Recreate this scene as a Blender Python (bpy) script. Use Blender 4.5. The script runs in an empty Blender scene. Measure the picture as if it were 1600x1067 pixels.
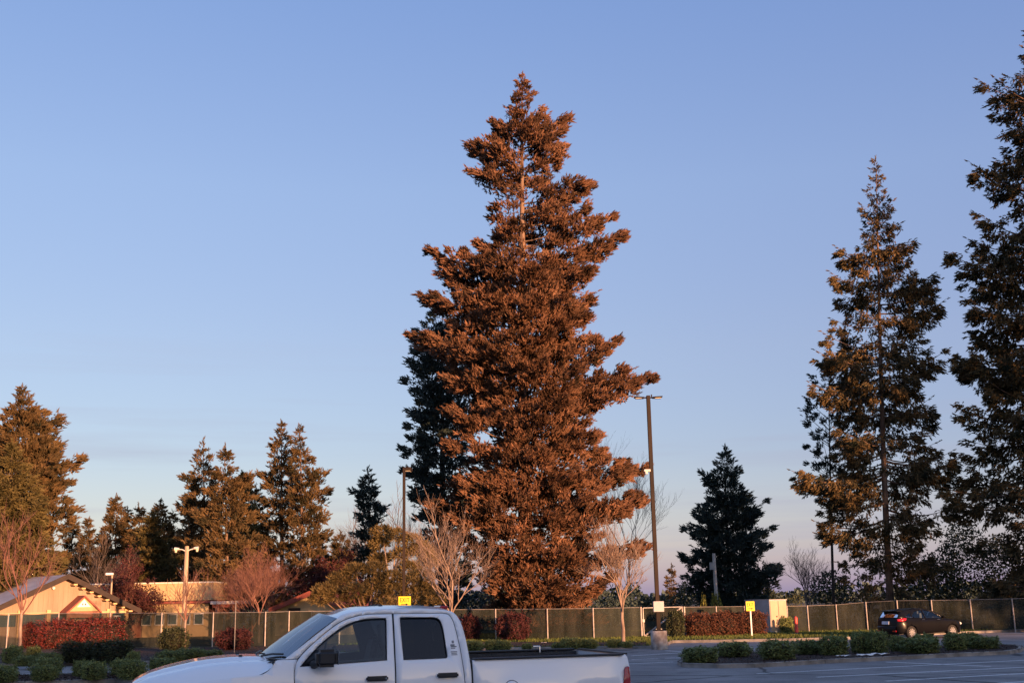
import bpy, bmesh, math, random
import numpy as np
from mathutils import Vector, Matrix

R = math.radians
rng = np.random.default_rng(7)
random.seed(7)
SC = bpy.context.scene
COL = SC.collection

# ------------------------------------------------------------------ camera
F_PX, W_PX, H_PX = 1800.0, 1600.0, 1067.0
PITCH = math.atan(403 / F_PX)
ROLL = R(1.1)
CAM_H = 2.0
cam_d = bpy.data.cameras.new('camera')
cam_d.sensor_width = 36.0
cam_d.lens = 36.0 * F_PX / W_PX
cam_d.clip_start = 0.1
cam_d.clip_end = 9000
cam = bpy.data.objects.new('camera', cam_d)
COL.objects.link(cam)
cam.matrix_world = (Matrix.Translation((0, 0, CAM_H)) @ Matrix.Rotation(R(90) + PITCH, 4, 'X')
                    @ Matrix.Rotation(-ROLL, 4, 'Z'))
SC.camera = cam

# ------------------------------------------------------------------ sky, sun, exposure
SUN_EL = R(6.0)
SUN_AZ = R(146)                      # compass from +Y: low, behind the camera and to its right
w = bpy.data.worlds.new('World')
SC.world = w
w.use_nodes = True
nt = w.node_tree
bg = nt.nodes['Background']
sky = nt.nodes.new('ShaderNodeTexSky')
sky.sky_type = 'NISHITA'
sky.sun_disc = False
sky.sun_elevation = SUN_EL
sky.sun_rotation = SUN_AZ
sky.altitude = 50
sky.air_density = 1.0
sky.dust_density = 1.0
sky.ozone_density = 1.0
bg.inputs['Strength'].default_value = 0.15
# evening air: a dome of dusk colours by height over the horizon (same all round), mixed with the Nishita sky,
# with a few thin high cloud streaks low down
tcw = nt.nodes.new('ShaderNodeTexCoord')
sep = nt.nodes.new('ShaderNodeSeparateXYZ')
nt.links.new(tcw.outputs['Generated'], sep.inputs[0])
ramp = nt.nodes.new('ShaderNodeValToRGB')
els = ramp.color_ramp.elements
# added to the Nishita light: blue of the high evening air and a lavender band over the horizon
stops = [(0.0, (.026, .034, .140)), (.017, (.022, .026, .130)), (.07, (.014, .012, .112)), (.122, (.008, .006, .104)), (.208, (.030, .027, .110)),
         (.342, (.042, .054, .140)), (.485, (.030, .050, .148)), (.75, (.055, .085, .185)), (1.0, (.062, .098, .205))]
els[0].position, els[0].color = stops[0][0], (*stops[0][1], 1)
els[1].position, els[1].color = stops[-1][0], (*stops[-1][1], 1)
for ps, cl in stops[1:-1]:
    e = els.new(ps); e.color = (*cl, 1)
nt.links.new(sep.outputs['Z'], ramp.inputs['Fac'])
mpw = nt.nodes.new('ShaderNodeMapping'); mpw.inputs['Scale'].default_value = (1.6, 1.6, 26)
nt.links.new(tcw.outputs['Generated'], mpw.inputs['Vector'])
nzw = nt.nodes.new('ShaderNodeTexNoise'); nzw.inputs['Scale'].default_value = 1.3; nzw.inputs['Detail'].default_value = 6; nzw.inputs['Roughness'].default_value = .55
nt.links.new(mpw.outputs[0], nzw.inputs['Vector'])
crw = nt.nodes.new('ShaderNodeValToRGB')
crw.color_ramp.elements[0].position = .50; crw.color_ramp.elements[0].color = (0, 0, 0, 1)
crw.color_ramp.elements[1].position = .72; crw.color_ramp.elements[1].color = (1, 1, 1, 1)
nt.links.new(nzw.outputs['Fac'], crw.inputs['Fac'])
lowm = nt.nodes.new('ShaderNodeMapRange')
lowm.inputs['From Min'].default_value = .02; lowm.inputs['From Max'].default_value = .24; lowm.inputs['To Min'].default_value = .75; lowm.inputs['To Max'].default_value = 0.0
nt.links.new(sep.outputs['Z'], lowm.inputs['Value'])
cmul = nt.nodes.new('ShaderNodeMath'); cmul.operation = 'MULTIPLY'
nt.links.new(crw.outputs['Color'], cmul.inputs[0]); nt.links.new(lowm.outputs[0], cmul.inputs[1])
nsc = nt.nodes.new('ShaderNodeVectorMath'); nsc.operation = 'SCALE'; nsc.inputs['Scale'].default_value = .40
nt.links.new(sky.outputs['Color'], nsc.inputs[0])
scl = nt.nodes.new('ShaderNodeVectorMath'); scl.operation = 'SCALE'; scl.inputs['Scale'].default_value = 1 / .15
nt.links.new(ramp.outputs['Color'], scl.inputs[0])
tot = nt.nodes.new('ShaderNodeVectorMath'); tot.operation = 'ADD'
nt.links.new(nsc.outputs[0], tot.inputs[0]); nt.links.new(scl.outputs[0], tot.inputs[1])
cmx = nt.nodes.new('ShaderNodeMix'); cmx.data_type = 'RGBA'
nt.links.new(cmul.outputs[0], cmx.inputs['Factor']); nt.links.new(tot.outputs[0], cmx.inputs['A'])
cmx.inputs['B'].default_value = (.165 / .15, .163 / .15, .215 / .15, 1)
nt.links.new(cmx.outputs['Result'], bg.inputs['Color'])
sun_d = bpy.data.lights.new('sun', 'SUN')
sun_d.energy = 5.0
sun_d.angle = R(0.6)
sun_d.color = (1.0, 0.50, 0.25)
sun = bpy.data.objects.new('sun', sun_d)
COL.objects.link(sun)
sdir = Vector((math.sin(SUN_AZ) * math.cos(SUN_EL), math.cos(SUN_AZ) * math.cos(SUN_EL), math.sin(SUN_EL)))
sun.rotation_euler = (-sdir).to_track_quat('-Z', 'Y').to_euler()
sun.location = sdir * 80
SC.view_settings.view_transform = 'Standard'
SC.view_settings.look = 'None'
SC.view_settings.gamma = 1
SC.view_settings.exposure = 1.35

# ------------------------------------------------------------------ pixel <-> world
def ray(px, py):
    c, s = math.cos(ROLL), math.sin(ROLL)
    dx, dy = px - 800.0, py - 533.5
    x = c * dx - s * dy
    y = s * dx + c * dy
    u, v = x / F_PX, -y / F_PX
    return Vector((u, math.cos(PITCH) - v * math.sin(PITCH), math.sin(PITCH) + v * math.cos(PITCH)))

def gz(Y):
    if Y < 18: return 0.0
    if Y > 50: return -0.28
    return -0.28 * (Y - 18) / 32.0

def at(px, py, Y):
    d = ray(px, py)
    return Vector((d.x * Y / d.y, Y, CAM_H + d.z * Y / d.y))

def gp(px, py, dz=0.0):
    d = ray(px, py)
    Y = 40.0
    for _ in range(30):
        Y = (gz(Y) + dz - CAM_H) / d.z * d.y
    return Vector((d.x * Y / d.y, Y, gz(Y) + dz))

# ------------------------------------------------------------------ mesh helpers
def link(o, parent=None):
    COL.objects.link(o)
    if parent is not None:
        o.parent = parent
    return o

def tag(o, label=None, cat=None, group=None, kind=None):
    if label: o['label'] = label
    if cat: o['category'] = cat
    if group: o['group'] = group
    if kind: o['kind'] = kind
    return o

def empty(name, loc, label, cat, group=None, rz=0.0):
    o = bpy.data.objects.new(name, None)
    o.location = loc
    o.rotation_euler = (0, 0, rz)
    o.empty_display_size = 0.2
    link(o)
    return tag(o, label, cat, group)

def mesh_np(name, V, Fc, mat, smooth=False, attr=None):
    """V (n,3), Fc (m,k) uniform faces."""
    V = np.asarray(V, dtype=np.float32)
    Fc = np.asarray(Fc, dtype=np.int32)
    m = bpy.data.meshes.new(name)
    m.vertices.add(len(V))
    m.vertices.foreach_set('co', V.ravel())
    k = Fc.shape[1]
    m.loops.add(Fc.size)
    m.loops.foreach_set('vertex_index', Fc.ravel())
    m.polygons.add(len(Fc))
    m.polygons.foreach_set('loop_start', np.arange(0, Fc.size, k, dtype=np.int32))
    if smooth:
        m.polygons.foreach_set('use_smooth', np.ones(len(Fc), dtype=bool))
    m.update(calc_edges=True)
    if attr is not None:
        a = m.attributes.new('var', 'FLOAT', 'POINT')
        a.data.foreach_set('value', np.asarray(attr, dtype=np.float32))
    m.materials.append(mat)
    return m

def obj(name, me, parent=None, loc=None):
    o = bpy.data.objects.new(name, me)
    if loc is not None: o.location = loc
    return link(o, parent)

class MB:
    def __init__(self):
        self.v, self.f, self.sm = [], [], []
    def add(self, vs, fs, smooth=False):
        n = len(self.v)
        self.v += [tuple(p) for p in vs]
        self.f += [tuple(i + n for i in q) for q in fs]
        self.sm += [smooth] * len(fs)
        return self
    def box(self, c, s, rz=0.0, rot=None):
        hx, hy, hz = s[0] / 2, s[1] / 2, s[2] / 2
        M = rot if rot is not None else Matrix.Rotation(rz, 3, 'Z')
        c = Vector(c)
        vs = [c + M @ Vector((x * hx, y * hy, z * hz)) for x in (-1, 1) for y in (-1, 1) for z in (-1, 1)]
        return self.add(vs, [(0, 1, 3, 2), (4, 6, 7, 5), (0, 4, 5, 1), (2, 3, 7, 6), (0, 2, 6, 4), (1, 5, 7, 3)])
    def tube(self, pts, rad, n=6, cap=True, smooth=True):
        pts = [Vector(p) for p in pts]
        if not hasattr(rad, '__len__'): rad = [rad] * len(pts)
        base = len(self.v)
        vs, fs = [], []
        for i, p in enumerate(pts):
            d = (pts[min(i + 1, len(pts) - 1)] - pts[max(i - 1, 0)])
            if d.length < 1e-9: d = Vector((0, 0, 1))
            d.normalize()
            a = d.cross(Vector((0, 0, 1)) if abs(d.z) < .9 else Vector((1, 0, 0))).normalized()
            b = d.cross(a)
            for k in range(n):
                t = 2 * math.pi * k / n
                vs.append(p + (a * math.cos(t) + b * math.sin(t)) * rad[i])
        for i in range(len(pts) - 1):
            for k in range(n):
                k2 = (k + 1) % n
                fs.append((i * n + k, i * n + k2, (i + 1) * n + k2, (i + 1) * n + k))
        self.add(vs, fs, smooth)
        if cap:
            self.add([vs[k] for k in range(n)], [tuple(range(n))])
            self.add([vs[(len(pts) - 1) * n + k] for k in range(n)], [tuple(range(n))])
        return self
    def prism(self, poly, z0, z1):
        n = len(poly)
        vs = [(p[0], p[1], z0) for p in poly] + [(p[0], p[1], z1) for p in poly]
        fs = [tuple(range(n))[::-1], tuple(range(n, 2 * n))]
        fs += [(i, (i + 1) % n, n + (i + 1) % n, n + i) for i in range(n)]
        return self.add(vs, fs)
    def mesh(self, name, mat, bevel=0.0, segs=1):
        m = bpy.data.meshes.new(name)
        m.from_pydata(self.v, [], self.f)
        m.polygons.foreach_set('use_smooth', self.sm)
        bm = bmesh.new(); bm.from_mesh(m)
        bmesh.ops.recalc_face_normals(bm, faces=bm.faces)
        if bevel > 0:
            bmesh.ops.remove_doubles(bm, verts=bm.verts, dist=1e-5)
            bmesh.ops.bevel(bm, geom=[e for e in bm.edges if len(e.link_faces) == 2 and e.calc_face_angle(0) > .5],
                            offset=bevel, segments=segs, affect='EDGES', clamp_overlap=True)
        bm.to_mesh(m); bm.free()
        m.materials.append(mat)
        m.update()
        return m
    def build(self, name, mat, parent=None, loc=None, bevel=0.0, segs=1):
        return obj(name, self.mesh(name, mat, bevel, segs), parent, loc)

# ------------------------------------------------------------------ materials
def mk(name, c1, c2=None, scale=4.0, rough=0.7, bump=0.0, bscale=None, metal=0.0, coat=0.0, spec=0.4,
       detail=5.0, stretch=None, attr=False, coords='Object', lo=.35, hi=.65, emit=None):
    m = bpy.data.materials.new(name)
    m.use_nodes = True
    t = m.node_tree
    p = t.nodes['Principled BSDF']
    p.inputs['Roughness'].default_value = rough
    p.inputs['Metallic'].default_value = metal
    p.inputs['Specular IOR Level'].default_value = spec
    p.inputs['Coat Weight'].default_value = coat
    p.inputs['Coat Roughness'].default_value = 0.06
    p.inputs['Base Color'].default_value = (*c1, 1)
    tc = t.nodes.new('ShaderNodeTexCoord')
    src = tc.outputs[coords]
    if stretch:
        mp = t.nodes.new('ShaderNodeMapping')
        mp.inputs['Scale'].default_value = stretch
        t.links.new(src, mp.inputs['Vector'])
        src = mp.outputs['Vector']
    if c2 is not None:
        n = t.nodes.new('ShaderNodeTexNoise')
        n.inputs['Scale'].default_value = scale
        n.inputs['Detail'].default_value = detail
        t.links.new(src, n.inputs['Vector'])
        fac = n.outputs['Fac']
        if attr:
            a = t.nodes.new('ShaderNodeAttribute'); a.attribute_name = 'var'
            mx = t.nodes.new('ShaderNodeMath'); mx.operation = 'MULTIPLY_ADD'
            mx.inputs[1].default_value = 0.5; 
            t.links.new(a.outputs['Fac'], mx.inputs[0])
            sb = t.nodes.new('ShaderNodeMath'); sb.operation = 'SUBTRACT'
            t.links.new(fac, sb.inputs[0]); sb.inputs[1].default_value = 0.25
            t.links.new(sb.outputs[0], mx.inputs[2])
            fac = mx.outputs[0]
        cr = t.nodes.new('ShaderNodeValToRGB')
        cr.color_ramp.elements[0].position = lo
        cr.color_ramp.elements[1].position = hi
        cr.color_ramp.elements[0].color = (*c1, 1)
        cr.color_ramp.elements[1].color = (*c2, 1)
        t.links.new(fac, cr.inputs['Fac'])
        t.links.new(cr.outputs['Color'], p.inputs['Base Color'])
    if bump > 0:
        n2 = t.nodes.new('ShaderNodeTexNoise')
        n2.inputs['Scale'].default_value = bscale or scale * 4
        n2.inputs['Detail'].default_value = 6
        t.links.new(src, n2.inputs['Vector'])
        b = t.nodes.new('ShaderNodeBump')
        b.inputs['Strength'].default_value = bump
        b.inputs['Distance'].default_value = 0.05
        t.links.new(n2.outputs['Fac'], b.inputs['Height'])
        t.links.new(b.outputs['Normal'], p.inputs['Normal'])
    if emit:
        p.inputs['Emission Color'].default_value = (*emit, 1)
        p.inputs['Emission Strength'].default_value = 1
    return m

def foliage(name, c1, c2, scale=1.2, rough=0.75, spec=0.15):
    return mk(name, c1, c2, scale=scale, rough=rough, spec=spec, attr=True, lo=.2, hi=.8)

M = {}
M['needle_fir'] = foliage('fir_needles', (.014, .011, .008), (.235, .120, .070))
M['needle_shade'] = foliage('shade_toned_needles', (.018, .034, .034), (.080, .108, .098))  # shade of the unlit trees is put into this needle colour
M['needle_olive'] = foliage('olive_needles', (.028, .028, .011), (.140, .110, .042))
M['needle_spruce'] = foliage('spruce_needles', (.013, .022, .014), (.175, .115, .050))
M['needle_pine'] = foliage('pine_needles', (.080, .060, .024), (.185, .135, .055), scale=2.0)
M['needle_far'] = foliage('far_needles', (.020, .022, .012), (.155, .098, .044))
M['bark'] = mk('bark', (.10, .06, .04), (.22, .15, .11), scale=3, rough=.9, bump=.6, bscale=12, stretch=(1, 1, .2))
M['bark_dark'] = mk('dark_bark', (.03, .024, .02), (.075, .055, .045), scale=4, rough=.9, bump=.5, stretch=(1, 1, .2))
M['bark_pale'] = mk('pale_bark', (.15, .105, .085), (.32, .24, .19), scale=6, rough=.85, bump=.3, stretch=(1, 1, .3))
M['twig_red'] = mk('reddish_twigs', (.13, .055, .045), (.24, .12, .085), scale=3, rough=.85)
M['twig_brown'] = mk('brown_twigs', (.16, .11, .085), (.31, .23, .18), scale=3, rough=.85)
M['twig_grey'] = mk('grey_twigs', (.09, .07, .065), (.18, .14, .12), scale=3, rough=.85)
M['leaf_box'] = foliage('clipped_shrub_leaves', (.055, .082, .024), (.27, .30, .105), scale=5, rough=.6, spec=.2)
M['leaf_dark'] = foliage('dark_hedge_leaves', (.016, .022, .012), (.065, .074, .036), scale=4, rough=.6)
M['leaf_red'] = foliage('red_hedge_leaves', (.022, .014, .007), (.17, .024, .020), scale=5, rough=.5, spec=.3)
M['leaf_brown'] = foliage('russet_hedge_leaves', (.040, .016, .011), (.13, .056, .034), scale=4)
M['leaf_plum'] = foliage('plum_leaves', (.026, .009, .011), (.080, .026, .026), scale=3)
M['leaf_lime'] = foliage('lime_leaves', (.12, .13, .03), (.26, .26, .07), scale=4)
M['core'] = mk('shrub_twigs', (.012, .010, .007), (.03, .022, .016), scale=8, rough=.95)
M['asphalt'] = None
M['ground'] = mk('bare_ground', (.035, .032, .022), (.07, .06, .035), scale=.3, rough=.95, bump=.5, bscale=6)
M['grass_base'] = mk('grass_soil', (.020, .030, .008), (.055, .060, .018), scale=1.5, rough=.95, bump=.7, bscale=20)
M['grass'] = foliage('grass_blades', (.045, .072, .016), (.13, .15, .045), scale=1.5)
M['mulch'] = mk('bark_mulch', (.020, .013, .010), (.060, .036, .028), scale=9, rough=.95, bump=1.0, bscale=35)
M['chip'] = foliage('mulch_chips', (.025, .015, .011), (.085, .050, .036), scale=6)
M['kerb'] = mk('kerb_concrete', (.17, .15, .13), (.33, .30, .265), scale=2.2, rough=.9, bump=.4, bscale=40)
M['concrete'] = mk('cast_concrete', (.20, .17, .15), (.42, .38, .34), scale=2.6, rough=.9, bump=.5, bscale=25, lo=.4, hi=.6)
M['paint_line'] = None
M['galv'] = mk('galvanised_steel', (.42, .40, .38), (.56, .54, .51), scale=8, rough=.5, metal=.35)
M['rail'] = mk('dull_rail', (.16, .15, .14), (.24, .22, .20), scale=8, rough=.7)
M['fence_post'] = mk('weathered_fence_post', (.28, .25, .23), (.40, .36, .33), scale=5, rough=.6)
M['bronze'] = mk('bronze_paint', (.018, .012, .009), (.030, .020, .015), scale=3, rough=.6, spec=.15, stretch=(1, 1, .3))
M['wood_pole'] = mk('weathered_wood_pole', (.30, .23, .16), (.50, .40, .29), scale=5, rough=.85, bump=.4, stretch=(1, 1, .1))
M['white_paint'] = mk('white_paint', (.72, .71, .69), (.80, .79, .77), scale=3, rough=.5)
M['grey_box'] = mk('grey_enamel', (.36, .36, .36), (.42, .42, .42), scale=3, rough=.5)
M['yellow'] = mk('yellow_sign', (.80, .60, .02), (.84, .65, .04), scale=4, rough=.5)
M['black_print'] = mk('black_print', (.012, .012, .012), rough=.6)
M['red_print'] = mk('red_print', (.55, .06, .05), rough=.6)
M['red_bollard'] = mk('red_bollard_paint', (.52, .05, .045), (.62, .09, .07), scale=5, rough=.5)
M['shed_grey'] = mk('grey_cabinet_paint', (.34, .33, .33), (.44, .43, .43), scale=2, rough=.6)
M['shed_sunlit'] = mk('sun_toned_cabinet', (.40, .29, .19), (.46, .34, .23), scale=1.5, rough=.6)  # warm sunlight painted into the colour of the cabinet's lit doors
M['stucco'] = mk('cream_stucco', (.44, .315, .165), (.50, .375, .21), scale=1.2, rough=.9, bump=.15, bscale=30)
M['siding'] = mk('tan_siding', (.27, .19, .135), (.35, .255, .185), scale=1.5, rough=.85, stretch=(1, 1, .15))
M['roof_metal'] = mk('grey_metal_roof', (.34, .31, .31), (.46, .42, .41), scale=2, rough=.6, stretch=(1, .15, 1))
M['fascia'] = mk('dark_brown_trim', (.020, .012, .010), (.034, .020, .015), scale=3, rough=.7)
M['red_trim'] = mk('red_brown_trim', (.22, .055, .040), (.28, .08, .055), scale=3, rough=.7)
M['timber'] = mk('honey_timber', (.50, .33, .16), (.64, .45, .24), scale=4, rough=.7, stretch=(1, 1, 4))
M['brick_red'] = mk('red_brown_masonry', (.26, .11, .075), (.36, .17, .11), scale=3, rough=.9)
M['truck_white'] = mk('white_truck_paint', (.86, .83, .81), (.89, .86, .84), scale=.7, rough=.34, coat=1.0, spec=.5)
M['black_plastic'] = mk('black_plastic', (.016, .016, .018), (.026, .026, .028), scale=6, rough=.5, spec=.4)
M['rubber'] = mk('tyre_rubber', (.015, .015, .015), (.028, .027, .026), scale=9, rough=.85)
M['rim'] = mk('alloy_rim', (.55, .54, .53), (.62, .61, .60), scale=5, rough=.3, metal=.7)
M['chrome'] = mk('chrome', (.75, .75, .77), rough=.12, metal=1.0)
M['tail_red'] = mk('red_lens', (.30, .006, .010), (.40, .012, .014), scale=9, rough=.15, coat=1.0)
M['lens'] = mk('clear_lens', (.55, .58, .62), (.70, .72, .75), scale=9, rough=.1, coat=1.0)
M['seat'] = mk('grey_seat_cloth', (.13, .13, .14), (.19, .19, .20), scale=9, rough=.9)
M['bed_liner'] = mk('bed_liner', (.030, .030, .033), (.05, .05, .052), scale=14, rough=.8, bump=.4)
M['car_black'] = mk('black_car_paint', (.004, .004, .005), (.006, .006, .007), scale=1, rough=.28, coat=.05, spec=.14)
M['car_red'] = mk('red_car_paint', (.26, .012, .014), (.30, .016, .018), scale=1, rough=.3, coat=.8)
M['lamp_lens'] = mk('lamp_lens', (.62, .55, .40), (.7, .62, .46), scale=4, rough=.3)
M['lamp_white'] = mk('lamp_housing', (.55, .52, .46), (.65, .61, .54), scale=4, rough=.5)
M['shade_building_wall'] = mk('shade_building_wall', (.60, .56, .52), (.66, .62, .58), scale=.5, rough=.9)  # pale front of the added building, bounces light onto the lot
M['teal'] = mk('teal_glazing', (.02, .06, .09), (.03, .09, .13), scale=.5, rough=.2, coat=.5)
M['plate'] = mk('number_plate', (.45, .48, .55), (.6, .63, .7), scale=20, rough=.4)

def asphalt_mat():
    m = mk('asphalt', (.165, .157, .155), (.26, .247, .243), scale=.45, rough=.85, bump=.35, bscale=60, detail=8)
    t = m.node_tree
    p = t.nodes['Principled BSDF']
    col = p.inputs['Base Color'].links[0].from_socket
    tc = t.nodes['Texture Coordinate']
    n = t.nodes.new('ShaderNodeTexNoise'); n.inputs['Scale'].default_value = 25; n.inputs['Detail'].default_value = 4
    t.links.new(tc.outputs['Object'], n.inputs['Vector'])
    mx = t.nodes.new('ShaderNodeMix'); mx.data_type = 'RGBA'; mx.blend_type = 'OVERLAY'
    mx.inputs['Factor'].default_value = .55
    t.links.new(col, mx.inputs['A']); t.links.new(n.outputs['Fac'], mx.inputs['B'])
    # sealed cracks
    vo = t.nodes.new('ShaderNodeTexVoronoi'); vo.feature = 'DISTANCE_TO_EDGE'; vo.inputs['Scale'].default_value = .16
    nn = t.nodes.new('ShaderNodeTexNoise'); nn.inputs['Scale'].default_value = .8; nn.inputs['Detail'].default_value = 4
    t.links.new(tc.outputs['Object'], nn.inputs['Vector'])
    ad = t.nodes.new('ShaderNodeMix'); ad.data_type = 'RGBA'; ad.inputs['Factor'].default_value = .3
    t.links.new(tc.outputs['Object'], ad.inputs['A']); t.links.new(nn.outputs['Color'], ad.inputs['B'])
    t.links.new(ad.outputs['Result'], vo.inputs['Vector'])
    cr = t.nodes.new('ShaderNodeValToRGB')
    cr.color_ramp.elements[0].position = .004; cr.color_ramp.elements[0].color = (.25, .25, .25, 1)
    cr.color_ramp.elements[1].position = .009; cr.color_ramp.elements[1].color = (1, 1, 1, 1)
    t.links.new(vo.outputs['Distance'], cr.inputs['Fac'])
    m2 = t.nodes.new('ShaderNodeMix'); m2.data_type = 'RGBA'; m2.blend_type = 'MULTIPLY'; m2.inputs['Factor'].default_value = 1
    t.links.new(mx.outputs['Result'], m2.inputs['A']); t.links.new(cr.outputs['Color'], m2.inputs['B'])
    st = t.nodes.new('ShaderNodeTexNoise'); st.inputs['Scale'].default_value = .7; st.inputs['Detail'].default_value = 7; st.inputs['Roughness'].default_value = .65
    t.links.new(tc.outputs['Object'], st.inputs['Vector'])
    c3 = t.nodes.new('ShaderNodeValToRGB')
    c3.color_ramp.elements[0].position = .56; c3.color_ramp.elements[0].color = (1, 1, 1, 1)
    c3.color_ramp.elements[1].position = .68; c3.color_ramp.elements[1].color = (.55, .55, .56, 1)
    t.links.new(st.outputs['Fac'], c3.inputs['Fac'])
    m3 = t.nodes.new('ShaderNodeMix'); m3.data_type = 'RGBA'; m3.blend_type = 'MULTIPLY'; m3.inputs['Factor'].default_value = 1
    t.links.new(m2.outputs['Result'], m3.inputs['A']); t.links.new(c3.outputs['Color'], m3.inputs['B'])
    t.links.new(m3.outputs['Result'], p.inputs['Base Color'])
    return m
M['asphalt'] = asphalt_mat()
M['paint_line'] = mk('worn_line_paint', (.22, .22, .22), (.80, .80, .78), scale=5, rough=.8, lo=.25, hi=.42, detail=8)

def glass_mat(name, tint, gloss=.04, tcol=(1, 1, 1), ior=1.55):
    m = bpy.data.materials.new(name); m.use_nodes = True
    t = m.node_tree; t.nodes.clear()
    out = t.nodes.new('ShaderNodeOutputMaterial')
    tr = t.nodes.new('ShaderNodeBsdfTransparent')
    tr.inputs['Color'].default_value = (tint * tcol[0], tint * tcol[1], tint * tcol[2], 1)
    gl = t.nodes.new('ShaderNodeBsdfGlossy'); gl.inputs['Roughness'].default_value = gloss
    gl.inputs['Color'].default_value = (.95, .97, 1, 1)
    fr = t.nodes.new('ShaderNodeFresnel'); fr.inputs['IOR'].default_value = ior
    mx = t.nodes.new('ShaderNodeMixShader')
    t.links.new(fr.outputs[0], mx.inputs[0]); t.links.new(tr.outputs[0], mx.inputs[1]); t.links.new(gl.outputs[0], mx.inputs[2])
    t.links.new(mx.outputs[0], out.inputs[0])
    return m
M['glass'] = glass_mat('tinted_glass', .75, .02, (.82, .95, 1), 1.6)
M['glass_screen'] = glass_mat('windshield_glass', .40, .02, (.80, .93, 1), 3.4)
M['glass_dark'] = glass_mat('privacy_glass', .12, .03, (.85, .92, 1), 1.48)

def screen_mat():
    m = bpy.data.materials.new('fence_screen'); m.use_nodes = True
    t = m.node_tree; t.nodes.clear()
    out = t.nodes.new('ShaderNodeOutputMaterial')
    tc = t.nodes.new('ShaderNodeTexCoord')
    mp = t.nodes.new('ShaderNodeMapping'); mp.inputs['Scale'].default_value = (1, 1, .12)
    t.links.new(tc.outputs['Object'], mp.inputs['Vector'])
    n = t.nodes.new('ShaderNodeTexNoise'); n.inputs['Scale'].default_value = 2.2; n.inputs['Detail'].default_value = 7
    t.links.new(mp.outputs[0], n.inputs['Vector'])
    cr = t.nodes.new('ShaderNodeValToRGB')
    cr.color_ramp.elements[0].position = .3; cr.color_ramp.elements[0].color = (.016, .020, .017, 1)
    cr.color_ramp.elements[1].position = .75; cr.color_ramp.elements[1].color = (.047, .050, .041, 1)
    t.links.new(n.outputs['Fac'], cr.inputs[0])
    d = t.nodes.new('ShaderNodeBsdfDiffuse')
    oi = t.nodes.new('ShaderNodeObjectInfo')
    mr = t.nodes.new('ShaderNodeMapRange'); mr.inputs['To Min'].default_value = .72; mr.inputs['To Max'].default_value = 1.35
    t.links.new(oi.outputs['Random'], mr.inputs['Value'])
    vm = t.nodes.new('ShaderNodeVectorMath'); vm.operation = 'SCALE'
    t.links.new(cr.outputs[0], vm.inputs[0]); t.links.new(mr.outputs[0], vm.inputs['Scale'])
    t.links.new(vm.outputs[0], d.inputs[0])
    wn = t.nodes.new('ShaderNodeTexNoise'); wn.inputs['Scale'].default_value = 3.0; wn.inputs['Detail'].default_value = 3
    mp2 = t.nodes.new('ShaderNodeMapping'); mp2.inputs['Scale'].default_value = (1, 1, .35)
    t.links.new(tc.outputs['Object'], mp2.inputs['Vector']); t.links.new(mp2.outputs[0], wn.inputs['Vector'])
    bp = t.nodes.new('ShaderNodeBump'); bp.inputs['Strength'].default_value = .8; bp.inputs['Distance'].default_value = .12
    t.links.new(wn.outputs['Fac'], bp.inputs['Height']); t.links.new(bp.outputs[0], d.inputs['Normal'])
    tr = t.nodes.new('ShaderNodeBsdfTransparent')
    mx = t.nodes.new('ShaderNodeMixShader'); mx.inputs[0].default_value = .80
    t.links.new(tr.outputs[0], mx.inputs[1]); t.links.new(d.outputs[0], mx.inputs[2])
    t.links.new(mx.outputs[0], out.inputs[0])
    return m
M['screen'] = screen_mat()

# ------------------------------------------------------------------ ground, road, verges
def strip_sheet(name, poly, dz, mat, kind='structure'):
    """poly: world xy outline; follows the fall of the lot."""
    bm = bmesh.new()
    vs = [bm.verts.new((p[0], p[1], 0)) for p in poly]
    bm.faces.new(vs)
    for yy in (18, 50):
        bmesh.ops.bisect_plane(bm, geom=bm.verts[:] + bm.edges[:] + bm.faces[:], plane_co=(0, yy, 0), plane_no=(0, 1, 0))
    for v in bm.verts: v.co.z = gz(v.co.y) + dz
    bmesh.ops.triangulate(bm, faces=bm.faces)
    bmesh.ops.recalc_face_normals(bm, faces=bm.faces)
    for fc in bm.faces:
        if fc.normal.z < 0: fc.normal_flip()
    m = bpy.data.meshes.new(name); bm.to_mesh(m); bm.free(); m.materials.append(mat)
    o = obj(name, m)
    if kind: o['kind'] = kind
    return o

strip_sheet('ground', [(-4000, -400), (4000, -400), (4000, 6000), (-4000, 6000)], -.03, M['ground'])
strip_sheet('parking_lot', [(-110, -59), (190, -59), (190, 66), (-110, 66)], 0, M['asphalt'])

# far verge beyond the lot
edge_px = [(-260, 1047), (0, 1041), (240, 1037), (470, 1026), (740, 1016), (1016, 1013), (1040, 1010), (1050, 1004), (1130, 1003),
           (1240, 1001), (1370, 997), (1470, 991), (1540, 988.5), (1600, 986), (1900, 977)]
edge = [gp(*p) for p in edge_px]
KH = .13
kerb_root = obj('verge_kerb', None)
kerb_root['kind'] = 'structure'

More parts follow.
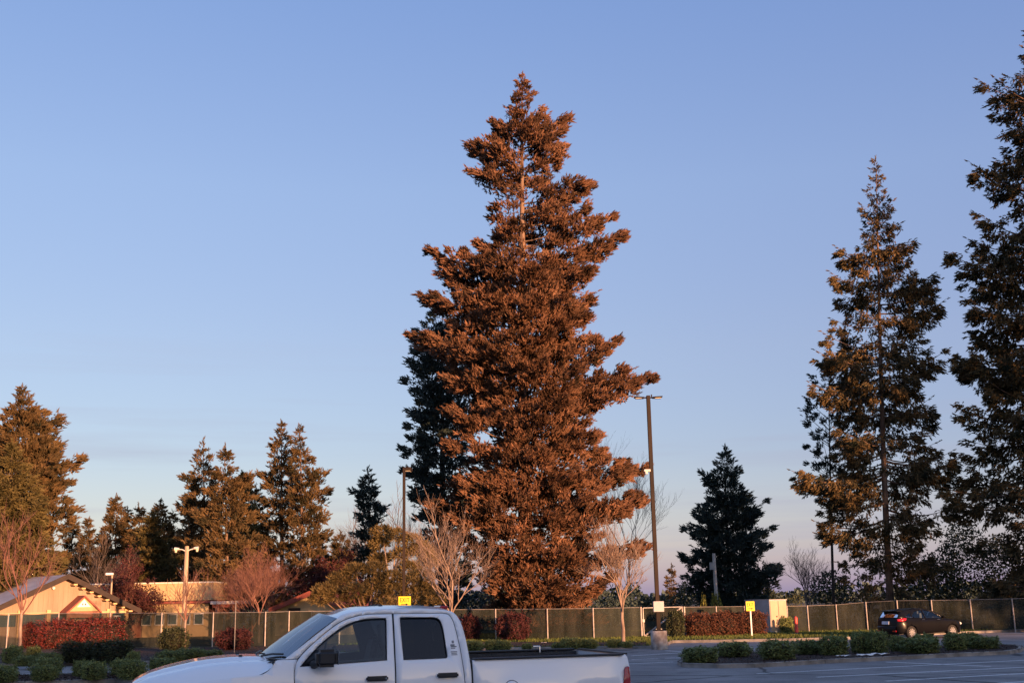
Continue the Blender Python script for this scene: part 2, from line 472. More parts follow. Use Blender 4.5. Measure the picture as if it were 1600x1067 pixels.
def kerb_run(pts, root, wdt=.16, h=KH, joint=3.0, closed=False, side=1):
    """kerb stones along a polyline; each stone is a piece of its own"""
    P = [Vector((p[0], p[1], 0)) for p in pts]
    if closed: P = P + [P[0]]
    for a, b in zip(P[:-1], P[1:]):
        L = (b - a).length
        if L < .05: continue
        n = max(1, round(L / joint))
        d = (b - a) / L
        q = Vector((-d.y, d.x, 0)) * side
        for i in range(n):
            s0, s1 = a + d * (L * i / n + .008), a + d * (L * (i + 1) / n - .008)
            z0, z1 = gz(s0.y), gz(s1.y)
            mb = MB()
            vs = []
            for s, z in ((s0, z0), (s1, z1)):
                for off, zz in ((0, -.02), (.015, h - .02), (.035, h), (wdt, h), (wdt, -.02)):
                    vs.append(s + q * off + Vector((0, 0, z + zz)))
            fs = [(k, k + 1, k + 6, k + 5) for k in range(4)] + [(4, 0, 5, 9), (0, 1, 2, 3, 4), (5, 9, 8, 7, 6)]
            mb.add(vs, fs)
            mb.build('kerb_stone', M['kerb'], root)
kerb_run(edge, kerb_root)
verge_poly = [(p.x, p.y + .14) for p in edge] + [(edge[-1].x, 140), (edge[0].x, 140)]
strip_sheet('grass_verge', verge_poly, KH - .015, M['grass_base'])

def bed(name, pxs, dz=KH - .005):
    pts = [gp(*p) for p in pxs]
    return strip_sheet(name, [(p.x, p.y) for p in pts], dz, M['mulch']), pts
far_bed, fb = bed('mulch_bed', [(-255, 1046), (0, 1040), (240, 1036), (470, 1025), (740, 1015), (1010, 1012), (1010, 1007), (740, 1006), (500, 1012), (340, 1014), (200, 1016), (-200, 1018)])

def island(name, outline_px, dz=KH - .02):
    pts = [gp(*p) for p in outline_px]
    # make counter-clockwise
    A = sum(a.x * b.y - b.x * a.y for a, b in zip(pts, pts[1:] + pts[:1]))
    if A < 0: pts = pts[::-1]
    strip_sheet(name + '_bed', [(p.x, p.y) for p in pts], dz, M['mulch'])
    root = obj(name + '_kerb', None); root['kind'] = 'structure'
    kerb_run(pts, root, closed=True)
    return pts
isl_r = island('planting_island', [(1066, 1042), (1120, 1043.5), (1179, 1042.6), (1230, 1040), (1290, 1036), (1383, 1031.5), (1480, 1026.5),
                                 (1575, 1022), (1594, 1019), (1600, 1015), (1592, 1011.5), (1560, 1010.5), (1400, 1014.5), (1250, 1019),
                                 (1140, 1024), (1085, 1030), (1066, 1034), (1058, 1038)])
isl_l = island('entrance_island', [(-330, 1083), (0, 1072), (180, 1067), (235, 1064), (252, 1060), (240, 1056.5), (180, 1056), (0, 1060), (-330, 1070)])

# painted lines
line_px = [((987, 1024), (1067, 1019)), ((987, 1030), (1064, 1026.5)), ((975, 1037), (1052, 1033.5)), ((1040, 1016), (1072, 1018)),
           ((1183, 1052), (1640, 1029)), ((1276, 1057.4), (1640, 1040)), ((1384, 1063.6), (1640, 1049.5)), ((1384, 1033.7), (1548, 1040.6)),
           ((1560, 1067), (1640, 1062)), ((1130, 1015), (1175, 1011)), ((20, 1053), (230, 1048.5))]
for a, b in line_px:
    A, B = gp(*a), gp(*b)
    d = (B - A); d.z = 0; d.normalize()
    q = Vector((-d.y, d.x, 0)) * .065
    o = strip_sheet('painted_line', [(A + q)[:2], (B + q)[:2], (B - q)[:2], (A - q)[:2]], .004, M['paint_line'])

# grass blades on the verge (stuff) and mulch chips (stuff)
def in_poly(x, y, poly):
    r = np.zeros(len(x), dtype=bool)
    j = len(poly) - 1
    for i in range(len(poly)):
        xi, yi = poly[i][0], poly[i][1]; xj, yj = poly[j][0], poly[j][1]
        c = ((yi > y) != (yj > y)) & (x < (xj - xi) * (y - yi) / (yj - yi + 1e-12) + xi)
        r ^= c
        j = i
    return r
gzv = np.vectorize(gz)

def scatter_blades(name, poly, n, h, wd, mat, zoff, label, cat, flat=False, excl=None):
    xs = [p[0] for p in poly]; ys = [p[1] for p in poly]
    x = rng.uniform(min(xs), max(xs), n); y = rng.uniform(min(ys), max(ys), n)
    k = in_poly(x, y, poly)
    if excl is not None: k &= ~in_poly(x, y, excl)
    x, y = x[k], y[k]; n = len(x)
    z = gzv(y) + zoff
    a = rng.uniform(0, 2 * np.pi, n); hh = h * rng.uniform(.4, 1.2, n); ww = wd * rng.uniform(.6, 1.3, n)
    c, s = np.cos(a), np.sin(a)
    V = np.zeros((n, 3, 3))
    V[:, 0] = np.stack([x - c * ww, y - s * ww, z], 1)
    V[:, 1] = np.stack([x + c * ww, y + s * ww, z + (.015 if flat else 0)], 1)
    lean = rng.normal(0, .4, (n, 2)) * hh[:, None]
    if flat:
        V[:, 2] = np.stack([x - s * hh, y + c * hh, z + rng.uniform(.0, .04, n)], 1)
    else:
        V[:, 2] = np.stack([x + lean[:, 0], y + lean[:, 1], z + hh], 1)
    Fc = np.arange(n * 3).reshape(n, 3)
    o = obj(name, mesh_np(name, V.reshape(-1, 3), Fc, mat, attr=np.repeat(rng.random(n), 3)))
    return tag(o, label, cat, kind='stuff')

near_grass = [(p.x, p.y + .2) for p in edge[3:]] + [(edge[-1].x, 78), (edge[3].x, 78)]
scatter_blades('grass', near_grass, 90000, .13, .03, M['grass'], KH - .02, 'short rough grass along the foot of the fence', 'grass', excl=[(p.x, p.y) for p in fb])
scatter_blades('mulch_chips', [(p.x, p.y) for p in isl_r], 9000, .07, .02, M['chip'], KH - .01, 'dark bark mulch covering the right planting island', 'mulch', flat=True)
scatter_blades('mulch_chips', [(p.x, p.y) for p in isl_l], 14000, .07, .02, M['chip'], KH - .01, 'dark bark mulch covering the left planting island', 'mulch', flat=True)
scatter_blades('mulch_chips', [(p.x, p.y) for p in fb], 14000, .08, .025, M['chip'], KH + .003, 'dark bark mulch along the bed before the fence', 'mulch', flat=True)

# ------------------------------------------------------------------ conifers
def make_tuft(k, spread, wid, seed):
    r = np.random.default_rng(seed)
    T = []
    for i in range(k):
        t0 = r.uniform(0, .35)
        th = 2 * math.pi * (i / k) + r.uniform(-.4, .4)
        sp = spread * r.uniform(.5, 1.2)
        d = np.array([math.cos(th) * math.sin(sp), math.sin(th) * math.sin(sp), math.cos(sp)])
        L = r.uniform(.6, 1.0)
        b = np.array([0, 0, t0 * .6])
        side = np.cross(d, r.normal(size=3)); side /= np.linalg.norm(side)
        T.append([b - side * wid * .5, b + d * L * .55 + side * wid * .8, b + d * L])
    return np.array(T)            # k,3,3
def make_finger(seed, barbs=3, wid=.17, ang=.70, bl=.42):
    """a needle-clad shoot: two crossed blades with side barbs"""
    r = np.random.default_rng(seed)
    T = []
    a0 = r.uniform(0, 3.14)
    for q in range(2):
        sd = np.array([math.cos(a0 + q * 1.57), math.sin(a0 + q * 1.57), 0])
        bend = np.array([r.normal(0, .06), r.normal(0, .06), 1.0])
        T.append([-sd * wid * .4, np.array([0, 0, .4]) + sd * wid, bend])
    for i in range(barbs):
        t = .08 + .72 * i / barbs + r.uniform(-.04, .04)
        th = r.uniform(0, 6.28) if i > 1 else a0 + 3.14 * i
        an = ang * r.uniform(.7, 1.3)
        d = np.array([math.cos(th) * math.sin(an), math.sin(th) * math.sin(an), math.cos(an)])
        L = bl * (1.15 - t * .6) * r.uniform(.8, 1.2)
        b = np.array([0, 0, t])
        side = np.cross(d, r.normal(size=3)); side /= np.linalg.norm(side)
        T.append([b - side * wid * .35, b + d * L * .5 + side * wid * .55, b + d * L])
    return np.array(T)
TUFTS = [make_finger(s) for s in range(8)]
TUFTS_PINE = [make_tuft(8, .8, .12, s) for s in range(5)]

def place_tufts(pos, axis, size, protos=TUFTS, tv=None):
    """returns V,F,var for all tufts"""
    pos = np.asarray(pos); axis = np.asarray(axis, dtype=float); size = np.asarray(size)
    n = len(pos)
    axis /= np.linalg.norm(axis, axis=1)[:, None] + 1e-9
    rnd = rng.normal(size=(n, 3))
    a = np.cross(axis, rnd); a /= np.linalg.norm(a, axis=1)[:, None] + 1e-9
    b = np.cross(axis, a)
    which = rng.integers(0, len(protos), n)
    Vs, var = [], []
    tv = rng.random(n) if tv is None else .3 * rng.random(n) + .7 * np.asarray(tv)
    for k, P in enumerate(protos):
        m = which == k
        if not m.any(): continue
        q = P.reshape(-1, 3)
        v = (q[None, :, 0, None] * a[m][:, None, :] + q[None, :, 1, None] * b[m][:, None, :] + q[None, :, 2, None] * axis[m][:, None, :])
        v = v * size[m][:, None, None] + pos[m][:, None, :]
        Vs.append(v.reshape(-1, 3)); var.append(np.repeat(tv[m], len(q)))
    V = np.concatenate(Vs); var = np.concatenate(var)
    return V, np.arange(len(V)).reshape(-1, 3), var

TRI = []
def conifer(name, label, base_px, Y, prof, mat, bark, group=None, whorl=.55, per=6, tuft=.42, droop=0.0, up=.25, seed=1,
            extra=(), gap=.0, zlow=None, dens=1.0, backkeep=.6, trunk_r=None, lean_top=None, bare=0.0, bl_len=.34, hang=0.0, openfront=None, openprob=.7):
    """prof: list of (y_px, xl_px, xr_px) from the top down; base_px: x of the trunk foot"""
    rg = np.random.default_rng(seed)
    z0 = gz(Y)
    top = at(prof[0][1], prof[0][0], Y)
    bx = at(base_px, 940, Y).x
    Hh = top.z - z0
    tx = lambda z: bx + (top.x - bx) * ((z - z0) / Hh) ** 1.3        # trunk axis x at height z
    zs, rl, rr = [], [], []
    for y, xl, xr in prof:
        a, b = at(xl, y, Y), at(xr, y, Y)
        z = (a.z + b.z) / 2
        zs.append(z); rl.append(tx(z) - a.x); rr.append(b.x - tx(z))
    zs = np.array(zs[::-1]); rl = np.maximum(np.array(rl[::-1]), .05); rr = np.maximum(np.array(rr[::-1]), .05)
    zlow = zs[0] if zlow is None else zlow
    root = empty(name, (bx, Y, z0), label, 'tree', group)
    org = np.array([bx, Y, z0])
    r0 = trunk_r or Hh * .014
    # trunk
    tb = MB(); pts = []; rad = []
    for i in range(13):
        t = i / 12
        z = z0 + Hh * t * .985
        pts.append((tx(z) - bx + .06 * math.sin(3 * t + seed), .05 * math.cos(4 * t + seed), z - z0)); rad.append(max(r0 * (1 - t) ** .85, .015) * (1.25 if i == 0 else 1))
    tb.tube(pts, rad, 8)
    tb.build('trunk', bark, root)
    # limbs
    limbs = []
    z = zlow
    k = 0
    while z < top.z - .25:
        frac = (z - z0) / Hh
        for j in range(per):
            az = k * 2.399 + rg.uniform(-.45, .45); k += 1
            if math.sin(az) > .35 and rg.random() > backkeep: continue
            if openfront and openfront[0] < frac < openfront[1] and math.sin(az) < -.45 and rg.random() < openprob: continue
            zt = z + rg.uniform(-.5, .5) * whorl
            zt = min(zt, top.z - .05)
            c, s = math.cos(az), math.sin(az)
            L_, R_ = np.interp(zt, zs, rl), np.interp(zt, zs, rr)
            rx = R_ if c > 0 else L_
            rf = .5 * (L_ + R_) * .95
            r = 1 / math.sqrt((c / rx) ** 2 + (s / rf) ** 2) * (rg.uniform(.50, 1.05) if rg.random() > gap else rg.uniform(.25, .6))
            limbs.append((zt, az, r))
        z += whorl * (.75 + .5 * rg.random()) * (.55 + .45 * (1 - frac))
    for (x, y) in extra:
        p = at(x, y, Y)
        dx = p.x - tx(p.z)
        for q in range(2):
            limbs.append((p.z - q * .35, (0 if dx > 0 else math.pi) + rg.uniform(-.25, .1) * (1 if dx > 0 else -1), abs(dx) * (1 - .12 * q)))
    lb = MB()
    TP, TA, TS, TV = [], [], [], []
    for zt, az, r in limbs:
        frac = (zt - z0) / Hh
        h = np.array([math.cos(az), math.sin(az), 0]); sd = np.array([-h[1], h[0], 0])
        rise = r * (up * (frac * 1.5 - .25) + .12 - droop)
        if frac > .9: rise = r * .9
        za = min(max(zt - rise, z0 + .4), top.z - .1)
        A = np.array([tx(za), Y, za]); T = np.array([tx(zt), Y, zt]) + h * r
        sag = r * (.07 + droop * .25)
        n = max(3, int(r / .8) + 2)
        ts = np.linspace(0, 1, n)
        C = A[None] + (T - A)[None] * ts[:, None]
        C[:, 2] -= sag * 4 * ts * (1 - ts)
        if r > .8:
            lr = .012 * r + .012
            lb.tube(C - org, [lr * (1 - .85 * t) for t in ts], 4, cap=False)
        # foliage pad: clusters of needle shoots along the outer limb
        def pts_at(t):
            q = A[None] + (T - A)[None] * t[:, None]
            q[:, 2] -= sag * 4 * t * (1 - t)
            return q
        def pt(t): return pts_at(np.array([t]))[0]
        full = rg.uniform(.75, 1.3)
        wm = min(bl_len * r, 1.8) * full + .12
        st = min(.75, bare + .10 + .18 * rg.random())
        K = max(2, int((1 - st) * r * wm * 1.75 * dens / (tuft / .4) ** 1.4) + 2)
        tc = st + (1 - st) * rg.beta(1.5, 1.05, K)
        wt = wm * np.clip(1 - ((tc - .42) / .62) ** 2, .08, 1)
        lat = rg.uniform(-1, 1, K) * wt
        vert = rg.uniform(-.5, .6, K) * (.62 * wt + .10)
        C2 = pts_at(tc) + sd[None] * lat[:, None]
        C2[:, 2] += vert - hang * rg.uniform(0, 1.25, K) * np.minimum(1, r / 2.5)
        nf = rg.integers(20, 33, K)
        nf = np.maximum(4, (nf * min(1, .22 + .5 * r)).astype(int))
        idx = np.repeat(np.arange(K), nf); N = len(idx)
        P2 = C2[idx] + np.clip(rg.normal(0, 1, (N, 3)), -1.7, 1.7) * np.array([.22, .22, .15]) * (tuft / .4) * min(1, .35 + r * .3) * (.30 + .75 * np.sqrt(wt / wm))[idx][:, None]
        ax = h[None] * (.30 + .75 * (tc > .8))[idx][:, None] + sd[None] * (lat / (wt + .05) * .45)[idx][:, None] + np.array([0, 0, .50 - hang * 1.3])[None] + rg.normal(0, .34, (N, 3))
        TP.append(P2 - org); TA.append(ax); TS.append(tuft * rg.uniform(.6, 1.25, N) * min(1, .55 + .2 * r)); TV.append(rg.random(K)[idx])
        for m in range(2):
            TP.append((pt(.93 + .07 * m) - org)[None]); TA.append((h + np.array([0, 0, .35]))[None]); TS.append([tuft * 1.0]); TV.append([.5])
    # leader
    for i in range(6):
        TP.append((np.array([top.x, Y, top.z - .12 * i * tuft / .4]) - org)[None]); TA.append(np.array([[rg.normal(0, .3), rg.normal(0, .3), 1.0]])); TS.append([tuft * .9]); TV.append([.5])
    V, Fc, var = place_tufts(np.concatenate(TP), np.concatenate(TA), np.concatenate(TS), tv=np.concatenate(TV))
    TRI.append((name, len(Fc)))
    if lb.v: lb.build('limbs', bark, root)
    obj('crown', mesh_np('crown', V, Fc, mat, attr=var), root)
    return root

# the tall fir in the middle
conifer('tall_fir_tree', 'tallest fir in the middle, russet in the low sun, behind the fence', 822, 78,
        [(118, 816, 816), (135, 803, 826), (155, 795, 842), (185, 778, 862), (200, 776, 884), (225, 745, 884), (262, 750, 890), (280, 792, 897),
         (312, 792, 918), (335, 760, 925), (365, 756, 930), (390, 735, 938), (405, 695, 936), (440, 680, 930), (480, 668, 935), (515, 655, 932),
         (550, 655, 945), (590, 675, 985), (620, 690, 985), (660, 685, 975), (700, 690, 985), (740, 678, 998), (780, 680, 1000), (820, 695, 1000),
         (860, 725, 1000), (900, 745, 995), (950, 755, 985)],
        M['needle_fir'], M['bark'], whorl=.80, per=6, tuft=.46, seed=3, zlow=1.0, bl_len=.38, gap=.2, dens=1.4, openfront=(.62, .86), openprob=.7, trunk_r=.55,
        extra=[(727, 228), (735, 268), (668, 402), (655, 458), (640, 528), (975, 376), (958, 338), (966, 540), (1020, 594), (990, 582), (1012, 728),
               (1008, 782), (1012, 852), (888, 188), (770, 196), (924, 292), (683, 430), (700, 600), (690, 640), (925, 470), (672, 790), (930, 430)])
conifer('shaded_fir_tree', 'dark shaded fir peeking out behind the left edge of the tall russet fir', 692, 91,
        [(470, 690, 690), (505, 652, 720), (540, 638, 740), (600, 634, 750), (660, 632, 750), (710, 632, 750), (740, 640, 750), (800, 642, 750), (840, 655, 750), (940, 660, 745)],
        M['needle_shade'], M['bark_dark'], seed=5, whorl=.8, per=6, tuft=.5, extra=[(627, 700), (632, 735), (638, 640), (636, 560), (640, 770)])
# right-hand trees
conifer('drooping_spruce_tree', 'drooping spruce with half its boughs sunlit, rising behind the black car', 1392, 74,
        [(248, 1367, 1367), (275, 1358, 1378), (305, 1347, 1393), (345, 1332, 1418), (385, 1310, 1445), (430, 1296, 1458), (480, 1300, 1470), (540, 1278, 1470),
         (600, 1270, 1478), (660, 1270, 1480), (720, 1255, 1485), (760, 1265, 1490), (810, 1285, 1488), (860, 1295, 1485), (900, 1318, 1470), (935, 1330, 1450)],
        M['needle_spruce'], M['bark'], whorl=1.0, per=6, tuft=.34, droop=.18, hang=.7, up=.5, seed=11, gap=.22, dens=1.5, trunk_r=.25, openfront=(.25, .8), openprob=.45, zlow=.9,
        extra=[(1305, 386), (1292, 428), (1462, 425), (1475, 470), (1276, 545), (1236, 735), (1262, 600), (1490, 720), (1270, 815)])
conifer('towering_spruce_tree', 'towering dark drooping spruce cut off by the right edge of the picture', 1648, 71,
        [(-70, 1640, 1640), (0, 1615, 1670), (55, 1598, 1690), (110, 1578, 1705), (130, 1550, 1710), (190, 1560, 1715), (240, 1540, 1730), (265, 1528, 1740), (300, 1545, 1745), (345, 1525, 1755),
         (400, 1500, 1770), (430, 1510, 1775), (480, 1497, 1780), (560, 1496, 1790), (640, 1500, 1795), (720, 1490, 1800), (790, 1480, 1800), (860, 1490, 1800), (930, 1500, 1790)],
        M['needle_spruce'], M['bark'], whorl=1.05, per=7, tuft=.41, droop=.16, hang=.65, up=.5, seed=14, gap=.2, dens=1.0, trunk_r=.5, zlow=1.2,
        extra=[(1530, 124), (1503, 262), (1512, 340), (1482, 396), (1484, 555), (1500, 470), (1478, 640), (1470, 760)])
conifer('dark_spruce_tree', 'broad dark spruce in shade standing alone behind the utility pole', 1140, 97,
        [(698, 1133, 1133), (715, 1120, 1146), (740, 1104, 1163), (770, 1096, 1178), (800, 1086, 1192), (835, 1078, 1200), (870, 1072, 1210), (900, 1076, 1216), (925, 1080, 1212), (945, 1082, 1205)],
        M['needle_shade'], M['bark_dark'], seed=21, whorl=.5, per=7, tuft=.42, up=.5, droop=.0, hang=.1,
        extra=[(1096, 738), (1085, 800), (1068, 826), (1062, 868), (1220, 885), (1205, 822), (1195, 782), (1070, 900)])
conifer('small_fir_tree', 'tiny distant fir right of the tall parking lot lamp', 1049, 150,
        [(883, 1049, 1049), (900, 1042, 1056), (915, 1039, 1060), (930, 1041, 1059), (942, 1044, 1056)], M['needle_far'], M['bark_dark'], seed=23, whorl=.6, per=5, tuft=.5, dens=.7)
# left-hand trees
conifer('corner_fir_tree', 'large fir at the left edge with long limbs reaching right', 30, 92,
        [(605, 35, 35), (625, 20, 52), (650, 6, 78), (680, -15, 84), (700, -30, 92), (720, -40, 108), (760, -55, 104), (790, -55, 108), (830, -60, 100), (880, -60, 96), (935, -55, 90)],
        M['needle_far'], M['bark'], seed=31, whorl=.55, per=7, tuft=.5, extra=[(97, 652), (128, 718), (112, 752), (126, 792), (84, 660), (100, 690)])
conifer('olive_cedar_tree', 'olive green drooping cedar before the corner fir behind the gabled building', 12, 86,
        [(690, 20, 20), (720, 2, 40), (760, -15, 62), (800, -25, 76), (840, -35, 90), (880, -40, 106), (910, -40, 112), (935, -38, 108)],
        M['needle_olive'], M['bark'], seed=33, whorl=.5, per=7, tuft=.5, droop=.2, hang=.5, up=.4)
for i, (bx_, prof, sd_, lab) in enumerate([
    (138, [(812, 138, 138), (835, 126, 150), (870, 118, 156), (930, 114, 160)], 41, 'small fir just right of the corner fir at far left'),
    (180, [(775, 181, 181), (800, 166, 196), (830, 156, 205), (870, 150, 212), (930, 146, 215)], 42, 'pointed fir above the gap between gabled building and plum tree'),
    (218, [(790, 217, 217), (815, 205, 230), (850, 194, 240), (930, 186, 246)], 43, 'slender fir second left of the twin-armed wooden lamp pole'),
    (248, [(783, 250, 250), (810, 236, 264), (840, 228, 272), (880, 220, 280), (930, 214, 284)], 44, 'dark fir just left of the twin-armed wooden lamp pole'),
]):
    conifer('far_fir_tree', lab, bx_, 132, prof, M['needle_far'], M['bark'], group='firs along the left skyline', seed=sd_, whorl=.7, per=6, tuft=.62, dens=.8)
for (bx_, Yd, prof, sd_, lab, mt_) in [
    (160, 146, [(828, 160, 160), (850, 148, 172), (880, 142, 180), (935, 138, 184)], 47, 'short fir between the small and the pointed fir on the left skyline', 'needle_far'),
    (200, 142, [(795, 200, 200), (825, 188, 213), (870, 180, 222), (935, 176, 226)], 48, 'fir right beside the pointed fir on the left skyline', 'needle_far'),
    (272, 138, [(800, 270, 270), (830, 256, 286), (870, 248, 294), (935, 244, 298)], 49, 'fir peeking between the lamp pole and the tall cluster', 'needle_olive'),
    (300, 128, [(775, 298, 298), (810, 284, 314), (860, 276, 322), (935, 272, 326)], 50, 'fir filling the left flank of the tall cluster', 'needle_far'),
    (402, 120, [(760, 400, 400), (790, 384, 416), (830, 374, 428), (880, 368, 434), (940, 366, 436)], 58, 'fir filling the dip in the middle of the left cluster', 'needle_far'),
    (376, 116, [(738, 378, 378), (770, 362, 394), (820, 352, 404), (880, 346, 410), (940, 346, 410)], 59, 'fir just right of the broad fir with bare trunk', 'needle_olive'),
    (502, 126, [(840, 500, 500), (865, 486, 514), (900, 478, 522), (940, 476, 524)], 60, 'low fir right under the open side of the left cluster', 'needle_far'),
    (112, 138, [(800, 112, 112), (830, 98, 124), (880, 92, 132), (935, 90, 134)], 61, 'fir half hidden by the corner fir limbs', 'needle_far'),
]:
    conifer('filler_fir_tree', lab, bx_, Yd, prof, M[mt_], M['bark'], group='firs of the left band', seed=sd_, whorl=.8, per=6, tuft=.58, dens=1.1, bl_len=.42)
conifer('leafy_fir_tree', 'low olive fir crowding behind the flat-roofed building', 235, 118, [(800, 238, 238), (830, 215, 262), (870, 195, 285), (930, 180, 300)],
        M['needle_olive'], M['bark'], seed=45, whorl=.6, per=6, tuft=.6, dens=.8, hang=.3, droop=.1)
for (bx_, Yd, prof, sd_, lab, ex) in [
    (320, 95, [(687, 318, 318), (715, 305, 332), (745, 292, 345), (790, 284, 352), (840, 280, 356), (890, 278, 358), (938, 280, 356)], 51,
     'tall fir directly behind the wooden lamp pole, left of its cluster', [(283, 745), (280, 790)]),
    (356, 91, [(697, 352, 352), (720, 338, 368), (750, 325, 385), (790, 312, 396), (840, 305, 405), (890, 300, 408), (940, 300, 404)], 52,
     'broad fir in the middle of the left cluster with bare trunk showing', [(398, 745), (305, 800)]),
    (442, 92, [(660, 440, 440), (690, 424, 456), (730, 412, 470), (780, 404, 480), (840, 398, 484), (900, 396, 484), (942, 400, 478)], 53,
     'tallest fir of the left cluster, double-topped with its right neighbour', [(405, 740)]),
    (476, 89.5, [(667, 468, 468), (695, 458, 484), (730, 452, 498), (770, 450, 506), (820, 448, 512), (870, 448, 510), (940, 452, 500)], 54,
     'rightmost fir of the left cluster with pale trunk and open right side', [(518, 765), (512, 735), (515, 805), (516, 830)]),
]:
    conifer('cluster_fir_tree', lab, bx_, Yd, prof, M['needle_far'], M['bark'], group='firs of the left cluster', seed=sd_, whorl=.72, per=6, tuft=.46, dens=1.3, extra=ex, gap=.15, bl_len=.42)
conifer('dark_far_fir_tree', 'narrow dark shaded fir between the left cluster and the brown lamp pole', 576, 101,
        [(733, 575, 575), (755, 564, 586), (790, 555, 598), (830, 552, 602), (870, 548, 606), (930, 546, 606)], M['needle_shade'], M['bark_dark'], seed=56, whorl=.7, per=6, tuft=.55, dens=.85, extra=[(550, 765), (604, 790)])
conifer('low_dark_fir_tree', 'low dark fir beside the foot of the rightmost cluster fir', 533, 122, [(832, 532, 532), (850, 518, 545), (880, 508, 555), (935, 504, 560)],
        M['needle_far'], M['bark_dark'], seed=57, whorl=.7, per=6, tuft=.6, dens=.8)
# unseen trees added right of the view, placed to shade the right-hand spruces
def copy_tree(root, loc, label, scale=1.0, rz=0.0, group=None):
    c = root.copy(); COL.objects.link(c); c.location = loc; c.rotation_euler = (0, 0, rz); c.scale = (scale,) * 3
    c['label'] = label
    if group: c['group'] = group
    for ch in root.children:
        k = ch.copy(); COL.objects.link(k); k.parent = c
    return c
_T3 = bpy.data.objects['towering_spruce_tree']
copy_tree(_T3, (57.5, 37, -.2), 'tall spruce standing beyond the right edge, nearest the lot', .95, 1.3)
copy_tree(_T3, (51.5, 34, -.2), 'tall spruce standing beyond the right edge, leftmost of three', .95, .4)
copy_tree(_T3, (66, 38, -.2), 'tall spruce standing farther beyond the right edge', 1.0, 2.5)

# ------------------------------------------------------------------ pines with tufted cushions
def cushion_tree(name, label, base_px, Y, blobs, mat, bark, tuft=.3, n_per=90, seed=1, cat='tree', trunks=1, protos=TUFTS_PINE, group=None, mid='limbs'):
    """blobs: (x_px, y_px, rx_px, ry_px)"""
    rg = np.random.default_rng(seed)
    b = at(base_px, 940, Y)
    root = empty(name, (b.x, Y, gz(Y)), label, cat, group)
    org = np.array([b.x, Y, gz(Y)])
    lb = MB(); TP, TA, TS = [], [], []
    ppm = F_PX / Y
    for (x, y, rx, ry) in blobs:
        c = at(x, y, Y); rX, rZ = rx / ppm, ry / ppm
        c = np.array([c.x, Y + rg.uniform(-.7, .7) * rX, c.z])
        q0 = np.array([b.x + rg.normal(0, .1), Y, gz(Y) + .3 * (c[2] - gz(Y))]) - org
        q1 = c - org
        mid_ = (q0 + q1) / 2 + np.array([0, 0, -.1 * abs(q1[0])])
        lb.tube([q0, mid_, q1], [.09, .06, .03], 5, cap=False)
        for i in range(n_per):
            u = rg.normal(size=3); u /= np.linalg.norm(u)
            u[1] = -abs(u[1]) if rg.random() < .6 else u[1]
            rad = rg.uniform(.55, 1.0)
            p = c + u * np.array([rX, rX * .8, rZ]) * rad
            TP.append(p - org); TA.append(u * .8 + np.array([0, 0, .7]) + rg.normal(0, .25, 3)); TS.append(tuft * rg.uniform(.7, 1.2))
    V, Fc, var = place_tufts(TP, TA, TS, protos)
    tb = MB(); tb.tube([(0, 0, -.05), (.05, 0, 1.0), (0, .05, 2.0)], [.16, .13, .10], 7); tb.build('trunk', bark, root)
    lb.build(mid, bark, root)
    obj('crown', mesh_np('crown', V, Fc, mat, attr=var), root)
    return root
rgp = np.random.default_rng(5)
cushion_tree('tufted_pine_tree', 'sunlit pine with tufted tiers and bare twisted limbs left of the brown pole', 612, 75.5,
             [(598, 832, 16, 8), (620, 838, 18, 9), (590, 850, 14, 7), (645, 846, 16, 8), (660, 858, 16, 8), (628, 866, 18, 8), (594, 874, 15, 7), (668, 874, 14, 8), (640, 888, 16, 8)],
             M['needle_pine'], M['bark_pale'], tuft=.38, n_per=130, seed=61)
cushion_tree('spreading_pine_tree', 'low wide spreading pine above the truck cab with dense olive tufts', 575, 71.5,
             [(x + rgp.uniform(-4, 4), y + rgp.uniform(-4, 4), 19, 9) for (x, y) in
              [(505, 920), (530, 905), (525, 930), (555, 895), (560, 918), (585, 890), (590, 908), (612, 900), (618, 922), (640, 912), (645, 932), (585, 930), (550, 938), (610, 942), (660, 925), (655, 905), (500, 935), (680, 938)]],
             M['needle_pine'], M['bark'], tuft=.32, n_per=150, seed=62)

